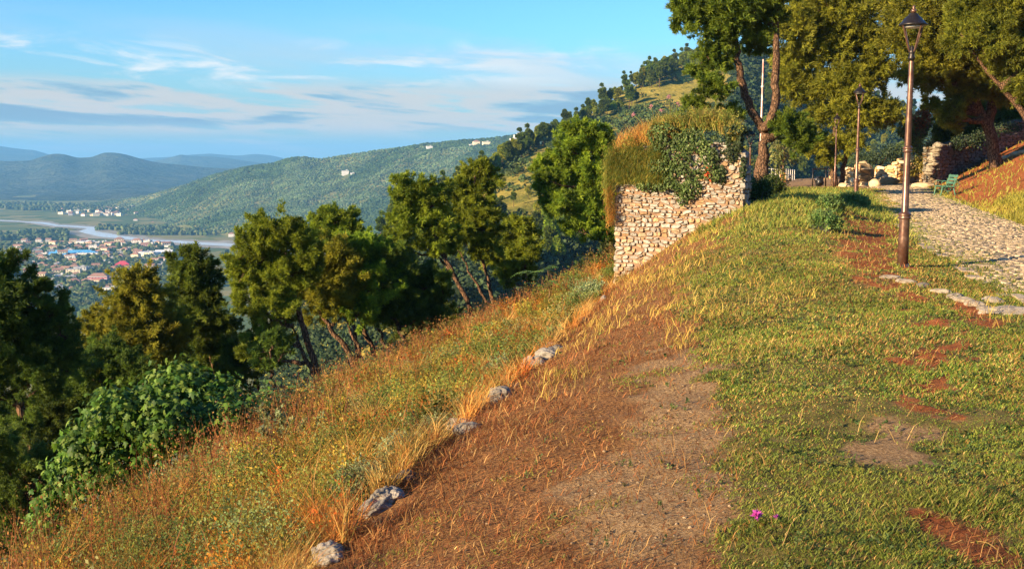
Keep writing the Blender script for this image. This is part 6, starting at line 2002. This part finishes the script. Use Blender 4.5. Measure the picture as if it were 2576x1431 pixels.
def near_hill_trees():
    g = np.random.default_rng(141)
    protos = []
    spec = [('dark', 9.5, 2.6), ('sun', 8.0, 2.8), ('dark', 11.0, 2.4), ('olive', 7.0, 2.6), ('dark', 6.5, 2.8)]
    for i, (c, H, s) in enumerate(spec):
        tm, cm = far_pine(200 + i, H, s, PINE_COLS[c])
        protos.append((tm.mesh('trunk', M_BARK, None, True), cm.mesh('crown', M_PINE_FAR)))
    nr, nc, _ = G_NEAR.shape
    pts = []

    def at_px(px, row):
        c = np.argmin(np.abs(proj(G_NEAR[row, :, 0], G_NEAR[row, :, 1], G_NEAR[row, :, 2])[0] - px))
        return G_NEAR[row, c]
    PX, PY = proj(G_NEAR[..., 0], G_NEAR[..., 1], G_NEAR[..., 2])

    def at(px, py, jr=(46, 170)):
        d = (PX[jr[0]:jr[1]] - px) ** 2 + (PY[jr[0]:jr[1]] - py) ** 2
        i, j = np.unravel_index(np.argmin(d), d.shape)
        return G_NEAR[i + jr[0], j]
    jobs = []   # (point, scale, label)
    ridge_l = 'dark pine of the wood on the low end of the near hill\'s ridge'
    for px in np.concatenate([np.arange(960, 1400, 9.0)]):
        row = int(g.integers(47, 56)); jobs.append((at_px(px + g.normal() * 4, row), g.uniform(.75, 1.15), ridge_l))
        if g.random() < .75: jobs.append((at_px(px + g.normal() * 6, int(g.integers(52, 58))), g.uniform(.6, 1.05), ridge_l))
    sky_l = 'lone small pine standing against the sky on the steep ridge'
    for px in (1402, 1420, 1436, 1468, 1478, 1494, 1530, 1537, 1546, 1560, 1572, 1578, 1590): jobs.append((at_px(px, 50), g.uniform(.5, .95), sky_l))
    top_l = 'pine of the dense wood crowning the hill, left of the forked pine'
    for px in np.arange(1604, 1800, 6.5):
        jobs.append((at_px(px + g.normal() * 3, int(g.integers(48, 54))), g.uniform(.8, 1.2), top_l))
        if g.random() < .6: jobs.append((at_px(px + g.normal() * 5, int(g.integers(52, 60))), g.uniform(.7, 1.05), top_l))
    for px in np.arange(1800, 2360, 14): jobs.append((at_px(px + g.normal() * 5, int(g.integers(48, 54))), g.uniform(.8, 1.2), 'pine along the far crest behind the path trees'))
    gr_l = 'round pine in the grove on the grassy upper slope'
    for px, py in [(1650, 215), (1662, 220), (1672, 212), (1684, 200), (1640, 222), (1694, 206), (1660, 205)]: jobs.append((at(px, py), g.uniform(.9, 1.2), gr_l))
    mg_l = 'shrubby pine in the loose grove across the middle of the slope'
    for px, py in [(1500, 300), (1514, 296), (1528, 290), (1545, 284), (1560, 278), (1575, 270), (1590, 264), (1600, 258), (1535, 270), (1555, 258), (1480, 310), (1490, 290), (1515, 275), (1468, 325), (1450, 330), (1585, 275)]: jobs.append((at(px, py), g.uniform(.7, 1.1), mg_l))
    lo_l = 'shaded pine in the hollow between the leaning pines and the ruined wall'
    for _ in range(46): jobs.append((at(g.uniform(1180, 1560), g.uniform(560, 700), (60, 175)), g.uniform(.55, .95), lo_l))
    sp_l = 'small scattered pine on the dry grassy flank'
    for px, py in [(1270, 470), (1300, 440), (1330, 500), (1370, 470), (1400, 520), (1350, 540), (1290, 520), (1420, 450), (1440, 540), (1240, 510), (1390, 420)]: jobs.append((at(px, py), g.uniform(.3, .5), sp_l))
    rt_l = 'dark pine of the wooded valley side behind the far railings'
    for _ in range(70): jobs.append((at(g.uniform(1870, 2260), g.uniform(255, 470), (50, 165)), g.uniform(.7, 1.1), rt_l))
    first = {}
    for p, s, lab in jobs:
        q = int(g.integers(0, len(protos)))
        root = empty('pine_tree', p, g.uniform(0, 6.283)); root.scale = (s, s, s * g.uniform(.9, 1.15))
        tag(root, lab, 'pine tree', 'pines of the near hill: ' + lab)
        for nm, me in (('trunk', protos[q][0]), ('crown', protos[q][1])):
            o = bpy.data.objects.new(nm, me); COL.objects.link(o); o.parent = root
    # shrubs
    n = 26000
    i = g.integers(50, 172, n); j = g.integers(2, nc - 3, n)
    C = G_NEAR[i, j] + g.normal(size=(n, 3)) * np.array([1.5, 1.5, 0])
    px, py = PX[i, j], PY[i, j]
    k1 = fbm(C[:, 0] / 25, C[:, 1] / 25, 151, 4)
    dens = np.full(n, .05) + .25 * (k1 > .12)
    dens = np.where((px > 1560) & (py > 270 - .0 * px), .95, dens)
    dens = np.where((px > 1380) & (py > 300) & (px < 1600), np.maximum(dens, .25 + .5 * (k1 > -.05)), dens)
    dens = np.where((py > 560) & (px > 1150), .8, dens)
    dens = np.where(px < 1180, .6, dens)
    dens = np.where(px > 1840, .95, dens)
    keep = g.random(n) < dens
    C, px, py = C[keep], px[keep], py[keep]; m = len(C)
    dark = (px > 1840) | (py > 600)  # shade of the flank and hollow put into a darker scrub colour
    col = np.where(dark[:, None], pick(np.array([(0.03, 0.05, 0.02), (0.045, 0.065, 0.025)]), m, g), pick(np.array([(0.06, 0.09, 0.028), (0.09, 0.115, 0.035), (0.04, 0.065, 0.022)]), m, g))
    r = g.uniform(.6, 2.0, m) * np.where(px > 1840, 1.5, 1.0)
    mb = MB()
    # leaf-sized faces round each shrub
    kf = 26
    d = unit(g.normal(size=(m, kf, 3)) + np.array([0, 0, .35]))
    c = C[:, None] + d * (r[:, None, None] * g.uniform(.65, 1.05, (m, kf, 1))) * np.array([1, 1, .8]) + np.array([0, 0, .5]) * r[:, None, None]
    nn = unit(d + .6 * g.normal(size=d.shape)); t = unit(np.cross(nn, g.normal(size=d.shape))); b = np.cross(nn, t)
    s = r[:, None, None] * .34
    V = np.stack([c - t * s, c - b * s * .8, c + t * s, c + b * s * .8], 2).reshape(-1, 3)
    mb.add(V, np.arange(len(V)).reshape(-1, 4), np.repeat(np.repeat(col, kf, 0), 4, 0))
    tag(mb.build('hill_scrub', M_PINE_FAR), 'scrub and bushes covering the near hill behind the pines', 'scrub', kind='stuff')


olive_hill_trees()
valley_trees()
near_hill_trees()

# ------------------------------------------------------------------ houses
W_WHITE = solid_mat('white_render', (0.58, 0.56, 0.53), .8, vary=.08, nscale=.3)
W_CREAM = solid_mat('cream_render', (0.66, 0.57, 0.40), .8, vary=.08, nscale=.3)
W_PINK = solid_mat('pink_render', (0.60, 0.38, 0.34), .8, vary=.08, nscale=.3)
W_GREY = solid_mat('grey_render', (0.46, 0.46, 0.46), .8, vary=.1, nscale=.3)
R_TILE = solid_mat('red_roof_tile', (0.29, 0.155, 0.105), .85, vary=.2, nscale=.5)
R_GREY = solid_mat('flat_grey_roof', (0.36, 0.36, 0.36), .9, vary=.12, nscale=.4)
R_BLUE = solid_mat('blue_sheet_roof', (0.08, 0.30, 0.58), .5, vary=.15, nscale=.2)
R_RED = solid_mat('crimson_sheet_roof', (0.50, 0.05, 0.075), .6, vary=.15, nscale=.3)
R_WHT = solid_mat('pale_sheet_roof', (0.68, 0.70, 0.72), .7, vary=.1, nscale=.3)
WIN = solid_mat('dark_window', (0.03, 0.035, 0.045), .15, vary=.2, nscale=.4)


def house_parts(w, d, floors, roof, nwx, nwy, fh=3.0):
    """(walls, roof, windows) builders in local space"""
    h = floors * fh
    a, b, c = MB(), MB(), MB()
    box(a, (0, 0, h / 2 - 1.5), (w, d, h + 3))
    if roof == 'flat':
        box(b, (0, 0, h + .15), (w + .5, d + .5, .3)); box(b, (w * .2, 0, h + 1.2), (w * .25, d * .3, 1.8))
    else:
        rh = min(w, d) * (.30 if roof == 'hip' else .26); e = .5
        x, y = w / 2 + e, d / 2 + e; rx = (w - d) / 2 if w > d else .3
        if roof == 'gable': rx = x
        V = np.array([[-x, -y, h], [x, -y, h], [x, y, h], [-x, y, h], [-rx, 0, h + rh], [rx, 0, h + rh]])
        b.add(V, np.array([[0, 1, 5, 4], [2, 3, 4, 5]])); b.faces(np.array([[1, 2, 5], [3, 0, 4]])); b.faces(np.array([[3, 2, 1, 0]]))
        if roof == 'hip' and w > 9: box(b, (w * .2, d * .15, h + rh * .9), (.7, .7, 1.6))
    for f in range(floors):
        z = f * fh + 1.6
        for i in range(nwx):
            x = (i + .5) / nwx * w - w / 2
            for s in (-1, 1): box(c, (x, s * (d / 2 + .02), z), (1.15, .08, 1.4))
        for i in range(nwy):
            y = (i + .5) / nwy * d - d / 2
            for s in (-1, 1): box(c, (s * (w / 2 + .02), y, z), (.08, 1.15, 1.4))
    return a, b, c


def houses():
    g = np.random.default_rng(161)
    kinds = []
    for wl, wm in (('white', W_WHITE), ('cream', W_CREAM), ('pink', W_PINK), ('grey', W_GREY)):
        for rl, rm, rs in (('red tiled hipped roof', R_TILE, 'hip'), ('flat grey roof', R_GREY, 'flat'), ('red tiled gabled roof', R_TILE, 'gable')):
            if wl == 'grey' and rs == 'hip': continue
            w, d, fl = g.uniform(10, 15), g.uniform(8, 10), int(g.integers(2, 4))
            a, b, c = house_parts(w, d, fl, rs, 4, 3)
            kinds.append((f'{wl} house with {rl}', a.mesh('wall', wm), b.mesh('roof', rm), c.mesh('window', WIN)))

    def put(kind, p, rz, s, label, group, parts=True):
        root = empty('house', p, rz); root.scale = (s, s, s)
        tag(root, label, 'house', group)
        for nm, me in zip(('wall', 'roof', 'windows'), kind[1:]):
            if nm == 'windows':
                if not parts: continue
                nm = 'window'
            o = bpy.data.objects.new(nm, me); COL.objects.link(o); o.parent = root
    # the town on the near side of the river
    placed = []
    tries = 0
    while len(placed) < 215 and tries < 6000:
        tries += 1
        px = g.uniform(40, 425); py = 598 + 150 * g.random() ** 1.15
        if py < 606 + .02 * px or py > 610 + px * .55 + 60: continue
        if px > 360 and py > 690: continue
        w = on_valley(np.array(px), np.array(py))
        if any((w[0] - q[0]) ** 2 + (w[1] - q[1]) ** 2 < 15 ** 2 for q in placed): continue
        if any(abs(px - a) < 34 and abs(py - b) < 12 for a, b in ((248, 705), (225, 660), (308, 670))): continue
        placed.append(w)
        k = kinds[int(g.choice(len(kinds), p=np.array([4, 4, 2, 2, 2, 1, 1, 1, 1, 1, 1][:len(kinds)]) / np.sum([4, 4, 2, 2, 2, 1, 1, 1, 1, 1, 1][:len(kinds)])))]
        near = py > 660
        put(k, w, g.uniform(-.3, .5), g.uniform(.75, 1.25), k[0] + (' in the near half of the town' if near else ' in the town\'s far half by the river'), 'valley town: ' + k[0] + (' near' if near else ' far'))
    # the village beyond the river
    n = 0
    while n < 62:
        px = g.uniform(150, 345); py = g.uniform(524, 544)
        if fbm(np.array([px / 40]), np.array([py / 9]), 171, 2)[0] < -.08: continue
        k = kinds[int(g.choice([0, 1, 3, 4, 2]))]
        put(k, on_valley(np.array(px), np.array(py)), g.uniform(-.6, .6), g.uniform(.85, 1.35), k[0] + ' in the distant village beyond the river', 'far village: ' + k[0], False)
        n += 1
    # scattered houses on the hills
    PX, PY = proj(G_OLIVE[..., 0], G_OLIVE[..., 1], G_OLIVE[..., 2])
    for lab, px, py, s, ki in [
        ('long white house in the middle of the olive hill', 868, 440, 1.6, 1), ('small white house beside the long one on the olive hill', 888, 441, .9, 1), ('low white building above the leaning pines on the olive hill', 996, 462, 1.6, 1),
        ('white house alone near the crest of the olive hill', 1079, 377, 1.4, 1), ('orange-lit house near the crest of the olive hill', 1198, 366, 1.4, 3), ('white cottage next to the orange-lit house', 1186, 369, .8, 1),
        ('long pale house right of the orange-lit one', 1222, 366, 1.3, 4), ('tall white house of the cluster at the ridge end', 1302, 350, 1.6, 1), ('white house above the tall one at the ridge end', 1306, 344, 1.0, 0), ('low white house of the cluster at the ridge end', 1290, 356, 1.1, 1),
        ('pale house at the right of the ridge-end cluster', 1322, 348, 1.0, 4), ('tiny white house low on the olive slope by the village', 340, 558, .9, 0), ('tiny cream house at the foot of the olive hill', 386, 566, .9, 3), ('white house where the river meets the round-topped pine', 584, 596, 1.1, 0)]:
        d = (PX[62:] - px) ** 2 + (PY[62:] - py) ** 2; i, j = np.unravel_index(np.argmin(d), d.shape)
        put(kinds[ki], G_OLIVE[i + 62, j] + np.array([0, 0, 1.0]), .2, s, lab, None, False)

    def special(label, px, py, w, d, fl, roof, wm, rm, rz=.15, fh=3.0, nwx=6, nwy=3, bands=None, name='building', cat='building'):
        p = on_valley(np.array(px), np.array(py))
        root = empty(name, p, rz)
        a, b, c = house_parts(w, d, fl, roof, nwx, nwy, fh)
        a.build('wall', wm, root); b.build('roof', rm, root); c.build('window', WIN, root)
        if bands:
            for f in range(1, fl + 1):
                m = MB(); box(m, (0, -d / 2 - .6, f * fh - .5), (w + .6, 1.3, .7)); m.build('balcony', bands, root)
        tag(root, label, cat)
    W_MAG = solid_mat('dusty_red_render', (0.42, 0.12, 0.15), .8, vary=.1, nscale=.3)
    special('dusty red apartment block with pale balcony bands in the town', 249, 716, 26, 14, 4, 'hip', W_MAG, R_TILE, .12, 3.1, 6, 3, W_WHITE, 'apartment_block', 'apartment block')
    special('pale yellow apartment block left of the dusty red one', 186, 697, 20, 12, 4, 'flat', W_CREAM, R_GREY, .2, 3.0, 4, 3, None, 'apartment_block', 'apartment block')
    special('white apartment block behind the pale yellow one', 212, 688, 24, 12, 3, 'flat', W_WHITE, R_GREY, .1, 3.0, 5, 3, None, 'apartment_block', 'apartment block')
    special('cream low block at the near left edge of the town', 160, 704, 20, 11, 2, 'flat', W_CREAM, R_GREY, .3, 3.0, 5, 3, None, 'apartment_block', 'apartment block')
    special('house with a bright crimson roof in the town', 309, 674, 24, 18, 2, 'hip', R_RED, R_RED, .2)
    special('long blue-roofed hall in the middle of the town', 186, 645, 62, 22, 1, 'gable', W_WHITE, R_BLUE, .06, 6.0, 10, 3)
    special('shorter blue-roofed hall left of the long one', 148, 648, 30, 18, 1, 'gable', W_CREAM, R_BLUE, .06, 6.0, 6, 3)
    special('pale blue hall right of the long blue-roofed one', 224, 646, 36, 22, 2, 'flat', W_WHITE, R_BLUE, .06, 4.0, 7, 3)
    special('white warehouse with a pale roof at the edge of the fields', 374, 644, 34, 16, 1, 'flat', W_WHITE, R_WHT, .0, 7.0, 6, 3)
    special('grey-blue roofed shed at the edge of the fields', 413, 642, 30, 18, 1, 'gable', W_GREY, R_WHT, .1, 5.0, 5, 3)
    special('white hall with a flat roof by the river side of the town', 216, 616, 34, 16, 1, 'flat', W_WHITE, R_WHT, .05, 7.0, 6, 3)
    special('white house with a red roof by the river bank', 345, 615, 20, 12, 3, 'hip', W_WHITE, R_TILE, .1, 3.0, 4, 3)
    special('cream house with a red roof nearest the river bank', 300, 612, 18, 12, 3, 'hip', W_CREAM, R_TILE, .3, 3.0, 4, 3)


houses()


def haze():
    m, nt, out = new_mat('haze_air')
    v = nt.nodes.new('ShaderNodeVolumePrincipled')
    v.inputs['Color'].default_value = (0.20, 0.54, 1.0, 1)
    v.inputs['Density'].default_value = HAZE
    v.inputs['Anisotropy'].default_value = 0.0
    nt.links.new(v.outputs[0], out.inputs['Volume'])
    m.cycles.homogeneous_volume = True
    mb = MB(); box(mb, (0, 7000, (VALLEY - 24 + 150) / 2), (34000, 20400, 150 - VALLEY + 24))
    o = mb.build('haze', m)
    o['kind'] = 'stuff'; o['label'] = 'thin blue haze lying over the valley and hills'; o['category'] = 'haze'


HAZE = 0.92e-4
haze()
